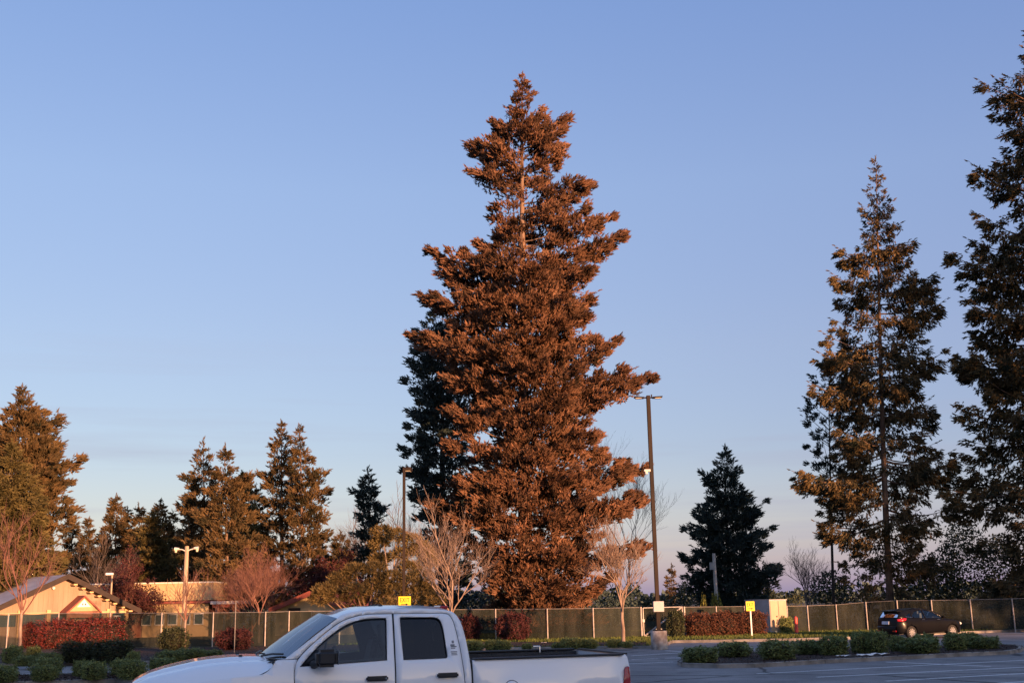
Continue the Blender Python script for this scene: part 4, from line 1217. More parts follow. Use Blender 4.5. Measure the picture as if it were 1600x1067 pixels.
# corner pb is nearest; grey face runs left and back, sun-toned face right and back
vL = Vector((-.90, 2.6, 0)); vR = Vector((1.06, .35, 0))
foot = [Vector((0, 0, 0)), vR, vR + vL, vL]
zt2 = zt
cab = MB(); cab.prism([(v.x, v.y) for v in foot], .06, zt2)
cab.build('cabinet_body', M['shed_grey'], root)
pl = MB(); cen = (vL + vR) / 2
pl.prism([tuple((cen + (v - cen) * 1.06)[:2]) for v in foot], -.05, .06); pl.build('plinth', M['concrete'], root)
pl = MB(); pl.prism([tuple((cen + (v - cen) * 1.04)[:2]) for v in foot], zt2 + .002, zt2 + .05); pl.build('lid', M['shed_grey'], root)
nR = Vector((vR.y, -vR.x, 0)).normalized(); nL = Vector((-vL.y, vL.x, 0)).normalized()
if nL.x > 0: nL = -nL
dR = vR.normalized(); dL = vL.normalized()
for k in range(2):
    s0, s1 = vR.length * (.03 + .485 * k), vR.length * (.485 + .485 * k)
    mid = dR * (s0 + s1) / 2 + nR * .022 + Vector((0, 0, (zt2 + .06) / 2 + .01))
    rot = Matrix((dR, -nR, Vector((0, 0, 1)))).transposed()
    d_ = MB().box(mid, (s1 - s0, .03, zt2 - .16), rot=rot).build('door', M['shed_sunlit'], root, bevel=.005)
    hx = dR * (s1 - .12 if k == 0 else s1 - .2) + nR * .05 + Vector((0, 0, zt2 * .50))
    MB().tube([hx - nR * .01, hx + nR * .02], .045, 8).build('knob', M['black_plastic'], d_)
for k in range(2):
    s0, s1 = vL.length * (.05 + .48 * k), vL.length * (.48 + .47 * k)
    mid = dL * (s0 + s1) / 2 + nL * .017 + Vector((0, 0, (zt2 + .06) / 2 + .01))
    rot = Matrix((dL, nL, Vector((0, 0, 1)))).transposed()
    MB().box(mid, (s1 - s0, .03, zt2 - .2), rot=rot).build('side_panel', M['shed_grey'], root, bevel=.005)
p = gp(1245, 989, KH)
zt = at(1244, 962.5, p.y).z - p.z
root = empty('red_bollard', p, 'red painted bollard between the ball shrub and a fence post', 'bollard')
q = MB(); q.tube([(0, 0, -.02), (0, 0, zt - .10), (0, 0, zt - .03), (0, 0, zt)], [.095, .095, .075, .02], 12); q.build('post', M['red_bollard'], root)
MB().box((0, 0, -.01), (.5, .5, .06)).build('footing', M['concrete'], root, bevel=.01)
def small_sign(label, px, py0, py1, wpx, Y, lines, mat):
    a = at(px, (py0 + py1) / 2, Y); ppm = F_PX / Y
    z0 = gz(Y)
    o = empty('small_sign', (a.x, Y, z0), label, 'sign')
    hg = (py1 - py0) / ppm; wd = wpx / ppm
    s = MB().box((0, -.09, a.z - z0), (wd, .012, hg)).build('sign_panel', M['white_paint'], o)
    for (dx, dz, sx, sz) in lines:
        MB().box((dx * wd, -.099, a.z - z0 + dz * hg), (sx * wd, .004, sz * hg)).build('print', mat, s)
    MB().tube([(0, -.04, 0), (0, -.04, a.z - z0 + hg * .4)], .025, 6).build('post', M['galv'], o)
small_sign('small white sign with dark symbols on the fence above the red hedge', 184, 961, 970, 11.5, gp(184, 1012, 0).y - .35,
           [(-.25, .05, .22, .45), (.25, .05, .22, .45), (0, -.12, .16, .4), (0, .2, .10, .2)], M['black_print'])
small_sign('white sign with red lettering half hidden by the russet hedge', 1102, 957, 970, 14, gp(1100, 990, 0).y - .1,
           [(-.05, -.05, .7, .10), (-.05, -.25, .6, .10), (0, .18, .5, .08)], M['red_print'])
rgd = random.Random(3)
for (x, y, s, lab) in [(1312, 1025, .16, 'small crumpled white scrap on the island mulch, leftmost'), (1330, 1025.5, .30, 'flat white litter on the island mulch, middle'), (1352, 1024.5, .34, 'flat white litter on the island mulch near the kerb joint'),
                  (1376, 1023, .38, 'white litter strip on the island mulch, rightmost'), (894, 1001, .22, 'white scrap on the grass behind the truck bed, left'), (850, 1004, .16, 'small white scrap on the bed behind the truck')]:
    p = gp(x, y, KH + .02)
    bm_ = MB()
    N = 5
    vs = [(s * (i / (N - 1) - .5) * 1.6, s * (j / (N - 1) - .5) * .6, .02 + .05 * rgd.random() * s / .3) for i in range(N) for j in range(N)]
    fs = [(i * N + j, (i + 1) * N + j, (i + 1) * N + j + 1, i * N + j + 1) for i in range(N - 1) for j in range(N - 1)]
    bm_.add(vs, fs)
    o = bm_.build('paper_litter', M['white_paint'], loc=p); tag(o, lab, 'litter', 'litter on the planting beds')

# ------------------------------------------------------------------ buildings
def gable_building(name, label, peak_px, Y, half_w, depth, eave_z, peak_z, ang, mats, over=.5):
    """gable wall centre at peak; local x along the gable, y going back"""
    b = at(peak_px, 940, Y)
    root = empty(name, (b.x, Y, gz(Y)), label, 'building', rz=ang)
    wall, roof, fascia = mats
    g = MB()
    g.add([(-half_w, 0, 0), (half_w, 0, 0), (half_w, 0, eave_z), (0, 0, peak_z), (-half_w, 0, eave_z),
           (-half_w, depth, 0), (half_w, depth, 0), (half_w, depth, eave_z), (0, depth, peak_z), (-half_w, depth, eave_z)],
          [(0, 1, 2, 3, 4), (9, 8, 7, 6, 5), (0, 4, 9, 5), (1, 6, 7, 2)])
    g.build('wall', wall, root)
    sl = (peak_z - eave_z) / half_w
    r = None
    for s_ in (-1, 1):
        m = MB(); th = .16
        ex = half_w + over
        pts = [(0, peak_z + .04), (s_ * ex, peak_z + .04 - sl * ex), (s_ * ex, peak_z + .04 + th - sl * ex), (0, peak_z + .04 + th)]
        vs = [(x, -over, z) for x, z in pts] + [(x, depth + over, z) for x, z in pts]
        m.add(vs, [(0, 1, 2, 3), (7, 6, 5, 4), (0, 4, 5, 1), (1, 5, 6, 2), (2, 6, 7, 3), (3, 7, 4, 0)])
        r = m.build('roof', roof, root)
        m = MB()
        pts = [(0, peak_z - .12), (s_ * (ex + .03), peak_z - .12 - sl * ex), (s_ * (ex + .03), peak_z + .25 - sl * ex), (0, peak_z + .25)]
        vs = [(x, -over - .06, z) for x, z in pts] + [(x, -over - .003, z) for x, z in pts]
        m.add(vs, [(0, 1, 2, 3), (7, 6, 5, 4), (0, 4, 5, 1), (1, 5, 6, 2), (2, 6, 7, 3), (3, 7, 4, 0)])
        m.build('fascia', fascia, root)
    return root, sl
hz = lambda px, py, Y: at(px, py, Y).z - gz(Y)
Yg = 80.0
ppm = F_PX / Yg
ang = R(40)
ez, pz = hz(182, 947, Yg) + .15, hz(98, 894, Yg)
gb_, sl = gable_building('gabled_building', 'tan gabled building with dark rake trim at the left edge', 98, Yg, 4.45, 16, ez - .25, pz - .35, ang, (M['siding'], M['roof_metal'], M['fascia']), over=.75)
hw = 4.45
for k in range(8):          # lookout brackets under the right rake
    x = .55 + k * .56
    z = (pz - .35) - sl * x - .22
    MB().box((x, -.40, z), (.26, .66, .10)).build('bracket', M['timber'], gb_)
for x0, x1 in ((-4.3, -3.0), (-2.55, -1.1), (-.75, .65), (2.2, 2.7), (3.5, 4.3)):
    MB().box(((x0 + x1) / 2, -.03, ez - .95), (x1 - x0, .05, .75)).build('window', M['teal'], gb_)
for x in (-4.42, -2.78, -.92, .95, 3.15, 4.42):
    MB().box((x, -.08, ez / 2 - .15), (.26, .14, ez - .3)).build('column', M['timber'], gb_)
MB().box((0, -.06, ez - .52), (8.8, .09, .12)).build('beam', M['timber'], gb_)
# vertical board joints on the gable
for k in range(27):
    x = -4.2 + k * .325
    zt_ = (pz - .35) - sl * abs(x) - .05
    if zt_ > ez - .40: MB().box((x, -.012, (ez - .40 + zt_) / 2), (.035, .02, zt_ - ez + .40)).build('batten', M['siding'], gb_)
# porch dormer with its own little gable
pd = MB(); cx = 1.0; z0_, z1_, hw2 = ez - .42, ez + .48, .98
pd.add([(cx - hw2, -1.25, z0_), (cx + hw2, -1.25, z0_), (cx, -1.25, z1_), (cx - hw2, -.02, z0_), (cx + hw2, -.02, z0_), (cx, -.02, z1_)], [(0, 1, 2), (5, 4, 3), (0, 3, 4, 1), (0, 2, 5, 3), (1, 4, 5, 2)])
porch = pd.build('porch_gable', M['stucco'], gb_)
for s_ in (-1, 1):
    m = MB(); e = hw2 + .22; s2 = (z1_ - z0_) / hw2
    pts = [(cx, z1_ + .02), (cx + s_ * e, z1_ + .02 - s2 * e), (cx + s_ * e, z1_ + .14 - s2 * e), (cx, z1_ + .14)]
    vs = [(x, -1.42, z) for x, z in pts] + [(x, 0, z) for x, z in pts]
    m.add(vs, [(0, 1, 2, 3), (7, 6, 5, 4), (0, 4, 5, 1), (1, 5, 6, 2), (2, 6, 7, 3), (3, 7, 4, 0)]); m.build('porch_roof', M['red_trim'], porch)
m = MB(); m.add([(cx - .45, -1.27, z1_ - .62), (cx + .45, -1.27, z1_ - .62), (cx, -1.27, z1_ - .1), (cx - .45, -1.253, z1_ - .62), (cx + .45, -1.253, z1_ - .62), (cx, -1.253, z1_ - .1)], [(0, 1, 2), (5, 4, 3), (0, 3, 4, 1), (1, 4, 5, 2), (2, 5, 3, 0)])
m.build('porch_plaque', M['white_paint'], porch)
for dx in (-.09, .09): MB().box((cx + dx, -1.275, z1_ - .45), (.07, .008, .12)).build('plaque_mark', M['black_print'], porch)
MB().box((cx, -1.15, z0_ - .22), (2.2, .18, .40)).build('porch_beam', M['brick_red'], gb_)
for dx in (-1.0, 1.0): MB().box((cx + dx, -1.12, (z0_ - .44) / 2), (.22, .22, z0_ - .44)).build('porch_post', M['brick_red'], gb_)
MB().tube([(-.75, -.3, pz - 1.05), (-.75, -.06, pz - .98)], .09, 8).build('floodlight', M['white_paint'], gb_)
# flat-roofed building
Yf = 86.0
a, b = at(128, 940, Yf), at(331, 940, Yf)
fb_ = empty('flat_roofed_building', (a.x, Yf, gz(Yf)), 'long cream flat-roofed building with red trim line behind the wooden lamp pole', 'building')
Wd = b.x - a.x
zt = hz(230, 912, Yf); zm = hz(230, 941, Yf)
MB().box((Wd / 2, 2.5, zm / 2), (Wd - .6, 4.4, zm)).build('wall', M['brick_red'], fb_)
MB().box((Wd / 2, 2.5, (zm + zt) / 2 + .05), (Wd, 5, zt - zm - .1)).build('parapet', M['stucco'], fb_)
MB().box((Wd / 2, 2.5, zt + .05), (Wd + .12, 5.12, .10)).build('coping', M['lamp_white'], fb_)
MB().box((Wd / 2, 2.5, zm - .03), (Wd + .25, 5.25, .16)).build('red_trim_band', M['red_trim'], fb_)
MB().box((Wd * .72, .25, zm / 2 - .05), (4.8, .12, zm - .2)).build('stucco_wall', M['stucco'], fb_)
for k in range(5):
    wx = Wd * .5 + k * .95
    f_ = MB().box((wx, .12, zm * .52), (.7, .06, .8)).build('window_frame', M['white_paint'], fb_)
    MB().box((wx, .085, zm * .52), (.56, .02, .66)).build('pane', M['teal'], f_)
for k in range(6):
    jx = Wd * (.08 + .17 * k)
    MB().box((jx, -.004, (zm + zt) / 2), (.03, .012, zt - zm - .12)).build('joint', M['timber'], fb_)
c0 = at(331, 940, Yf); c1 = at(372, 940, Yf)
MB().box((Wd + 1.2, 1.0, zm - .10), (2.3, 3.2, .22)).build('canopy', M['lamp_white'], fb_)
MB().box((Wd + 1.15, .9, zm - .33), (2.0, 2.6, .22)).build('canopy_beam', M['red_trim'], fb_)
for x in (.5, 1.9): MB().box((Wd + x, -.3, (zm - .44) / 2), (.25, .25, zm - .44)).build('canopy_post', M['brick_red'], fb_)
# small cream house with red rake
Yh = 83.5
ez, pz = hz(515, 944, Yh), hz(483, 925, Yh)
hb, sl = gable_building('small_cream_house', 'small cream house with red roof edge left of the spreading pine', 487, Yh, 2.75, 9, ez - .3, pz - .15, R(-14), (M['stucco'], M['red_trim'], M['red_trim']), over=.35)
f_ = MB().box((.55, -.03, 1.3), (1.1, .06, .9)).build('window', M['white_paint'], hb); MB().box((.55, -.07, 1.3), (.95, .02, .75)).build('pane', M['teal'], f_)
MB().box((-1.3, -.03, 1.0), (.9, .06, 2.0)).build('door', M['fascia'], hb)
# unseen building added behind the camera, sized to throw shade over the parking lot
st = empty('shade_building', (60, -60, 0), 'long low store building along the near side of the lot, behind the viewer', 'building')
SHADE_BUILDING_H = 14.8
MB().box((10, -14, SHADE_BUILDING_H / 2), (330, 28, SHADE_BUILDING_H)).build('wall', M['shade_building_wall'], st)
MB().box((10, .15, SHADE_BUILDING_H - .5), (330.4, .4, 1.0)).build('parapet_band', M['stucco'], st)
for k in range(12):
    x = -110 + k * 17
    f_ = MB().box((x, .06, 2.0), (6, .12, 3.2)).build('window', M['fascia'], st)
    MB().box((x, .13, 2.0), (5.6, .02, 2.9)).build('pane', M['teal'], f_)

# ------------------------------------------------------------------ vehicle panels
def arc(cx, cz, r, a0, a1, n=12):
    return [(cx + r * math.cos(R(a0 + (a1 - a0) * i / n)), cz + r * math.sin(R(a0 + (a1 - a0) * i / n))) for i in range(n + 1)]

def smooth_poly(pts, n=4):
    """Catmull-Rom through an open list of points"""
    P = [Vector(p) for p in pts]
    P = [P[0] * 2 - P[1]] + P + [P[-1] * 2 - P[-2]]
    out = []
    for i in range(1, len(P) - 2):
        for k in range(n):
            t = k / n
            a, b, c, d = P[i - 1], P[i], P[i + 1], P[i + 2]
            q = .5 * ((2 * b) + (c - a) * t + (2 * a - 5 * b + 4 * c - d) * t * t + (3 * b - a - 3 * c + d) * t ** 3)
            out.append((q.x, q.y))
    out.append((P[-2].x, P[-2].y))
    return out

def panel_mesh(name, outline, holes, surf, mat, thick=.02, step=.10, far=None, off=0.0):
    """side panel drawn in (s,z); surf(s,z)->inset w; far: full width to mirror to the far side"""
    bm = bmesh.new()
    for loop in [outline] + list(holes):
        vs = [bm.verts.new((p[0], p[1], 0)) for p in loop]
        for i in range(len(vs)): bm.edges.new((vs[i], vs[(i + 1) % len(vs)]))
    bmesh.ops.triangle_fill(bm, use_beauty=True, edges=bm.edges[:])
    if not bm.faces: print('EMPTY PANEL', name)
    xs = [v.co.x for v in bm.verts]; zs = [v.co.y for v in bm.verts]
    for lo, hi, no in ((min(xs), max(xs), (1, 0, 0)), (min(zs), max(zs), (0, 1, 0))):
        t = lo + step
        while t < hi:
            bmesh.ops.bisect_plane(bm, geom=bm.verts[:] + bm.edges[:] + bm.faces[:], plane_co=(t * no[0], t * no[1], 0), plane_no=no)
            t += step
    bmesh.ops.recalc_face_normals(bm, faces=bm.faces)
    for f_ in bm.faces: f_.smooth = True
    for v in bm.verts:
        s, z = v.co.x, v.co.y
        y = surf(s, z) + off
        v.co = Vector((s, y if far is None else far - y, z))
    want = -1 if far is None else 1
    bm.normal_update()
    if sum(f_.normal.y * f_.calc_area() for f_ in bm.faces) * want < 0:
        bmesh.ops.reverse_faces(bm, faces=bm.faces)
    if thick:
        be = [e for e in bm.edges if len(e.link_faces) == 1]
        r = bmesh.ops.extrude_edge_only(bm, edges=be)
        for v in [g for g in r['geom'] if isinstance(g, bmesh.types.BMVert)]: v.co.y += thick * -want
        for f_ in [g for g in r['geom'] if isinstance(g, bmesh.types.BMFace)]: f_.smooth = False
    m = bpy.data.meshes.new(name); bm.to_mesh(m); bm.free(); m.materials.append(mat)
    return m

def both(name, outline, holes, surf, mat, parent, width, **k):
    a = obj(name, panel_mesh(name, outline, holes, surf, mat, **k), parent)
    b = obj(name, panel_mesh(name, outline, holes, surf, mat, far=width, **k), parent)
    return a, b

def grid_surf(name, fn, nu, nv, mat, parent, thick=0.0, flip=False):
    V = [fn(i / nu, j / nv) for i in range(nu + 1) for j in range(nv + 1)]
    Fc = [(i * (nv + 1) + j, (i + 1) * (nv + 1) + j, (i + 1) * (nv + 1) + j + 1, i * (nv + 1) + j + 1) for i in range(nu) for j in range(nv)]
    if flip: Fc = [f_[::-1] for f_ in Fc]
    m = mesh_np(name, V, Fc, mat, smooth=True)
    return obj(name, m, parent)

def wheel(parent, c, r, w, spokes=7, side=-1, name='wheel'):
    """side -1: outer face towards -y"""
    t = MB(); n = 28
    prof = [(r * .62, -w / 2), (r * .90, -w / 2), (r * .98, -w * .40), (r, -w * .25), (r, w * .25), (r * .98, w * .40), (r * .90, w / 2), (r * .62, w / 2)]
    vs = [(c[0] + q * math.cos(2 * math.pi * k / n), c[1] + y, c[2] + q * math.sin(2 * math.pi * k / n)) for k in range(n) for q, y in prof]
    m = len(prof)
    t.add(vs, [(k * m + i, k * m + (i + 1) % m, ((k + 1) % n) * m + (i + 1) % m, ((k + 1) % n) * m + i) for k in range(n) for i in range(m)], True)
    wh = t.build(name, M['rubber'], parent)
    rm = MB(); y0 = c[1] + side * w * .42
    vs = [(c[0] + q * math.cos(2 * math.pi * k / n), y, c[2] + q * math.sin(2 * math.pi * k / n)) for k in range(n) for q, y in ((r * .66, y0), (r * .58, y0), (r * .56, y0 - side * .08))]
    rm.add(vs, [(k * 3 + i, k * 3 + i + 1, ((k + 1) % n) * 3 + i + 1, ((k + 1) % n) * 3 + i) for k in range(n) for i in range(2)], True)
    for k in range(spokes):
        a = 2 * math.pi * k / spokes
        M3 = Matrix.Rotation(-a, 3, 'Y')
        rm.box(Vector(c) + Vector((math.cos(a) * r * .33, side * w * .38, math.sin(a) * r * .33)), (r * .58, .03, r * .13), rot=M3)
    rm.tube([(c[0], y0 - side * .03, c[2]), (c[0], y0 + side * .005, c[2])], r * .16, 12)
    rm.build('rim', M['rim'], wh)
    dk = MB(); dk.tube([(c[0], c[1] + side * w * .12, c[2]), (c[0], c[1] + side * w * .16, c[2])], r * .6, 20); dk.build('brake_disc', M['black_plastic'], wh)
    return wh

# ------------------------------------------------------------------ white pickup truck
TA_ = R(16)
TW = 2.02
org = Vector((-1.31, 13.6, 0)) - 3.0 * Vector((math.cos(TA_), math.sin(TA_), 0))
truck = empty('pickup_truck', org, 'white crew-cab pickup truck parked sideways in the foreground', 'truck', rz=TA_)
FWX, RWX, WZ, ARCH = 1.00, 4.58, .40, .50

def tw(s, z):
    if z < 1.0: w_ = .07 * ((1.0 - z) / .6) ** 2
    elif z < 1.27: w_ = .028 * ((z - 1.0) / .27) ** 2
    else: w_ = .028 + .32 * (z - 1.27) + .25 * max(0, z - 1.78) ** 1.3
    if s < .62: w_ += .36 * ((.62 - s) / .62) ** 2.1
    if s > 5.55: w_ += .10 * ((s - 5.55) / .25) ** 2
    for cx in (FWX, RWX):
        d = math.hypot(s - cx, z - WZ)
        if d < .8 and z < 1.15: w_ -= .035 * max(0, 1 - ((d - ARCH) / .3) ** 2) if d > ARCH else .035
    if s > 3.85 and .93 < z < 1.15: w_ -= .012 * (1 - abs(z - 1.04) / .11)
    return w_
PW = M['truck_white']
door_seam = smooth_poly([(1.785, 1.143), (1.785, 1.278), (1.825, 1.400), (2.012, 1.578), (2.277, 1.772), (2.478, 1.846), (2.642, 1.869)], 4) + [(2.91, 1.868)]
rear_seam = [(2.925, 1.868)] + smooth_poly([(3.50, 1.862), (3.575, 1.848), (3.615, 1.80), (3.647, 1.701), (3.680, 1.52), (3.697, 1.387), (3.718, 1.15), (3.725, 1.0)], 3)
fwin = smooth_poly([(1.845, 1.318), (2.047, 1.527), (2.26, 1.690), (2.405, 1.768), (2.551, 1.808), (2.65, 1.818)], 4) + [(2.83, 1.821), (2.835, 1.80), (2.822, 1.357)]
rwin = [(3.0, 1.823)] + smooth_poly([(3.36, 1.819), (3.44, 1.805), (3.48, 1.762), (3.505, 1.65), (3.522, 1.45), (3.527, 1.375), (3.51, 1.359)], 3) + [(3.017, 1.355)]
off_ = .006
def shrink(poly, d):
    # offset polygon inwards by d (simple vertex normal offset)
    n = len(poly); A = sum(poly[i][0] * poly[(i + 1) % n][1] - poly[(i + 1) % n][0] * poly[i][1] for i in range(n)); sg = 1 if A > 0 else -1
    out = []
    for i in range(n):
        a, b, c = Vector(poly[i - 1]), Vector(poly[i]), Vector(poly[(i + 1) % n])
        e1, e2 = (b - a), (c - b)
        if e1.length < 1e-6 or e2.length < 1e-6: out.append(tuple(b)); continue
        e1.normalize(); e2.normalize()
        nn = Vector((-e1.y - e2.y, e1.x + e2.x)) * sg
        if nn.length < 1e-6: nn = Vector((-e1.y, e1.x)) * sg
        nn.normalize()
        k = d / max(.5, nn.dot(Vector((-e1.y, e1.x)) * sg))
        out.append((b.x + nn.x * k, b.y + nn.y * k))
    return out
fdoor = [(1.785, .50)] + door_seam + [(2.917, .50)]
rdoor = [(2.917, .50)] + rear_seam + [(3.725, .78), (3.70, .50)]
for nm, outl, win, gl in (('front_door', fdoor, fwin, M['glass']), ('rear_door', rdoor, rwin, M['glass_dark'])):
    ds = both(nm, shrink(outl, .004), [win], tw, PW, truck, TW)
    for d_, fr_ in zip(ds, (None, TW)):
        obj('window_glass', panel_mesh('window_glass', shrink(win, -.012), [], tw, gl, thick=0, far=fr_, off=.022), d_)
        obj('window_seal', panel_mesh('window_seal', shrink(win, -.003), [shrink(win, .006)], tw, M['black_plastic'], thick=.01, far=fr_, off=-.003), d_)
    (hs, hz_) = (2.70, 1.163) if nm == 'front_door' else (3.515, 1.172)
    for d_, sd in zip(ds, (-1, 1)):
        y = -.022 if sd < 0 else TW + .022
        hd_ = MB().box((hs, y, hz_), (.25, .04, .055)).build('handle', M['black_plastic'], d_, bevel=.014, segs=2)
        if nm == 'front_door': MB().tube([(hs + .10, y + sd * .020, hz_), (hs + .10, y + sd * .024, hz_)], .011, 8).build('lock', M['chrome'], hd_)
# front window divider bar (vent post) behind the glass
for y in (.10, TW - .10): MB().tube([(2.10, y + (.01 if y < 1 else -.01), 1.33), (2.15, y + (.09 if y < 1 else -.09), 1.60)], .012, 5).build('vent_bar', M['black_plastic'], truck)
# cab frame round the doors
cabf = [(1.60, 1.399), (1.68, 1.404)] + smooth_poly([(1.68, 1.402), (1.95, 1.60), (2.264, 1.822), (2.36, 1.875), (2.60, 1.915), (2.95, 1.925), (3.3, 1.918), (3.56, 1.895), (3.655, 1.855), (3.71, 1.77), (3.748, 1.65), (3.785, 1.40), (3.80, 1.2)], 4)[1:] + \
       [(3.81, .50), (3.705, .50), (3.73, .78)] + [(x + .004, z) for x, z in rear_seam[::-1]] + [(2.917, 1.872)] + [(x - .004, z + .002) for x, z in door_seam[::-1] if z > 1.401] + [(1.816, 1.400)]
both('cab_frame', cabf, [], tw, PW, truck, TW, step=.12)
both('fender', [(1.779, .62), (1.779, 1.14), (1.780, 1.278), (1.796, 1.34), (1.812, 1.394), (1.60, 1.394), (1.578, 1.388)] + smooth_poly([(1.578, 1.388), (1.522, 1.307), (1.46, 1.262), (1.40, 1.246), (1.11, 1.223), (.737, 1.183), (.42, 1.138), (.36, 1.128)], 4)[1:] +
     [(.36, .86), (.30, .84), (.26, .60), (.46, .55)] + arc(FWX, WZ, ARCH, 163, 17, 16) + [(1.779, .52)], [], tw, PW, truck, TW)
for sgn, fr_ in ((-1, None), (1, TW)):
    hl = obj('headlight', panel_mesh('headlight', [(.06, .87), (.355, .865), (.355, 1.122), (.22, 1.105), (.10, 1.088), (.06, 1.07)], [], tw, M['lens'], far=fr_, off=.006, step=.06), truck)
    obj('bezel', panel_mesh('bezel', [(.055, .855), (.358, .855), (.358, 1.127), (.22, 1.110), (.057, 1.082)], [[(.08, .88), (.08, 1.055), (.22, 1.085), (.34, 1.105), (.34, .88)]], tw, M['black_plastic'], far=fr_, off=-.002, step=.06, thick=.01), hl)
bed_out = [(3.83, .50), (3.822, 1.325)] + [(5.70, 1.338), (5.745, 1.330), (5.775, 1.290), (5.790, 1.20), (5.79, .62), (5.6, .55), (RWX + .55, .52)] + arc(RWX, WZ, ARCH, 17, 163, 16) + [(4.0, .50)]
tl = [(5.715, 1.185), (5.762, 1.195), (5.795, 1.19), (5.795, .86), (5.655, .86), (5.67, 1.0), (5.695, 1.15)]
bs = both('bed_side', bed_out, [tl], tw, PW, truck, TW)
for b_, fr_ in zip(bs, (None, TW)):
    obj('tail_light', panel_mesh('tail_light', shrink(tl, .004), [], tw, M['tail_red'], far=fr_, off=-.004, step=.06), b_)
n = 18
fc = [(4.275 + .085 * math.cos(2 * math.pi * k / n), 1.0 + .085 * math.sin(2 * math.pi * k / n)) for k in range(n)]
obj('fuel_cap', panel_mesh('fuel_cap', fc, [], tw, PW, off=-.004, thick=.02), bs[0])
fr2 = [(4.275 + .093 * math.cos(2 * math.pi * k / n), 1.0 + .093 * math.sin(2 * math.pi * k / n)) for k in range(n)]
obj('fuel_cap_gap', panel_mesh('fuel_cap_gap', fr2, [fc], tw, M['black_plastic'], off=-.002, thick=.0), bs[0])
# dark liner just inside the outer skin, so that panel gaps read dark
both('inner_skin', [(.5, .55), (.5, 1.08), (1.55, 1.2), (1.80, 1.27), (3.70, 1.29), (3.80, 1.29), (5.70, 1.29), (5.70, .6), (5.1, .56)] + arc(RWX, WZ, ARCH + .01, 17, 163, 10) + [(4.0, .55), (1.6, .55)] + arc(FWX, WZ, ARCH + .01, 17, 163, 10), [], tw, M['black_plastic'], truck, TW, off=.03, step=.25, thick=0)
# pillar liner (between the doors and round the glass)
both('pillar_liner', [(1.80, 1.29), (2.264, 1.80), (2.6, 1.88), (3.55, 1.88), (3.72, 1.6), (3.78, 1.29)], [shrink(fwin, .03), shrink(rwin, .03)], tw, M['black_plastic'], truck, TW, off=.028, step=.25, thick=0)

# hood
def hood_edge(s):
    xs = [.10, .36, .737, 1.11, 1.40, 1.522, 1.578]; zs_ = [1.095, 1.128, 1.180, 1.220, 1.243, 1.303, 1.385]
    return float(np.interp(s, xs, zs_))
def hood(u, v):
    c = 1 - abs(2 * v - 1)                                   # 0 edge .. 1 centre
    s0 = .04 + .09 * (1 - c) ** 3                            # leading edge bows forward in the middle
    s1 = 1.575 - .10 * c
    s = s0 + (s1 - s0) * u
    ins = tw(s, 1.12) if s < .62 else tw(s, min(hood_edge(s), 1.30))
    yy = ins + .003 + v * (TW - 2 * ins - .006)
    t = min(1, c / .12)
    e = hood_edge(s) * (1 - t) + hood_edge(min(s, 1.40)) * t
    zc = float(np.interp(s, [.03, .10, .222, .38, .538, .70, .875, 1.1, 1.3, 1.5], [1.165, 1.215, 1.272, 1.318, 1.352, 1.384, 1.406, 1.421, 1.424, 1.415]))
    g = .80 * (1 - (1 - min(1, c / .40)) ** 1.9) + .20 / (1 + math.exp(-(c - .50) / .028)) - .035 * math.exp(-((c - .40) / .05) ** 2)
    z = e + (max(zc, e + .03) - e) * g
    return (s, yy, z)
grid_surf('hood', hood, 30, 60, PW, truck)
# hood front lip down to the grille
def lip(u, v):
    p0 = hood(0, v); return (p0[0] + .02 * u, p0[1], p0[2] - .10 * u)
grid_surf('hood_lip', lip, 2, 30, PW, truck)
MB().box((.13, TW / 2, .88), (.10, 1.25, .36)).build('grille', M['black_plastic'], truck, bevel=.03)
for dz in (-.10, 0, .10): MB().box((.075, TW / 2, .88 + dz), (.03, 1.2, .025)).build('grille_bar', M['chrome'], truck)
MB().box((.075, TW / 2, .88), (.04, .05, .36)).build('grille_bar', M['chrome'], truck)
MB().box((.12, TW / 2, .58), (.30, TW - .12, .26)).build('front_bumper', M['chrome'], truck, bevel=.06, segs=3)
MB().box((5.84, TW / 2, .58), (.20, TW - .10, .22)).build('rear_bumper', M['chrome'], truck, bevel=.04, segs=2)
tg = MB().box((5.765, TW / 2, .96), (.055, TW - .30, .72)).build('tailgate', PW, truck, bevel=.015, segs=2)
MB().box((5.80, TW / 2, 1.18), (.03, .30, .10)).build('tailgate_handle', M['black_plastic'], tg)
# cowl, wipers, windshield
def ws(u, v):
    c = 1 - abs(2 * v - 1)
    k = 1 - (1 - c) ** 2
    b = Vector((1.685 - .25 * k, tw(1.68, 1.40) + .012, 1.395 + .015 * k)); t = Vector((2.27 - .13 * k, tw(2.27, 1.83) + .012, 1.832 + .055 * k))
    x = b.x + (t.x - b.x) * u; z = b.z + (t.z - b.z) * u + .02 * math.sin(math.pi * u); i = b.y + (t.y - b.y) * u
    return (x, i + v * (TW - 2 * i), z)
grid_surf('windshield', ws, 10, 24, M['glass_screen'], truck)
def wsframe(u, v):
    p = Vector(ws(0, .10 + .80 * v)); return (p.x - .10 + .13 * u, p.y, p.z - .045 + .03 * u)
grid_surf('cowl', wsframe, 3, 24, M['black_plastic'], truck)
for v in (.04, .96):
    a = [Vector(ws(u / 6, v)) + Vector((0, 0, .002)) for u in range(7)]
for (v0, v1) in ((.28, .05), (.70, .40)):
    a, b = Vector(ws(.0, v0)), Vector(ws(.07, v1))
    MB().tube([a + Vector((-.03, 0, .015)), a.lerp(b, .5) + Vector((-.02, 0, .03)), b + Vector((-.015, 0, .02))], .012, 5).build('wiper', M['black_plastic'], truck)
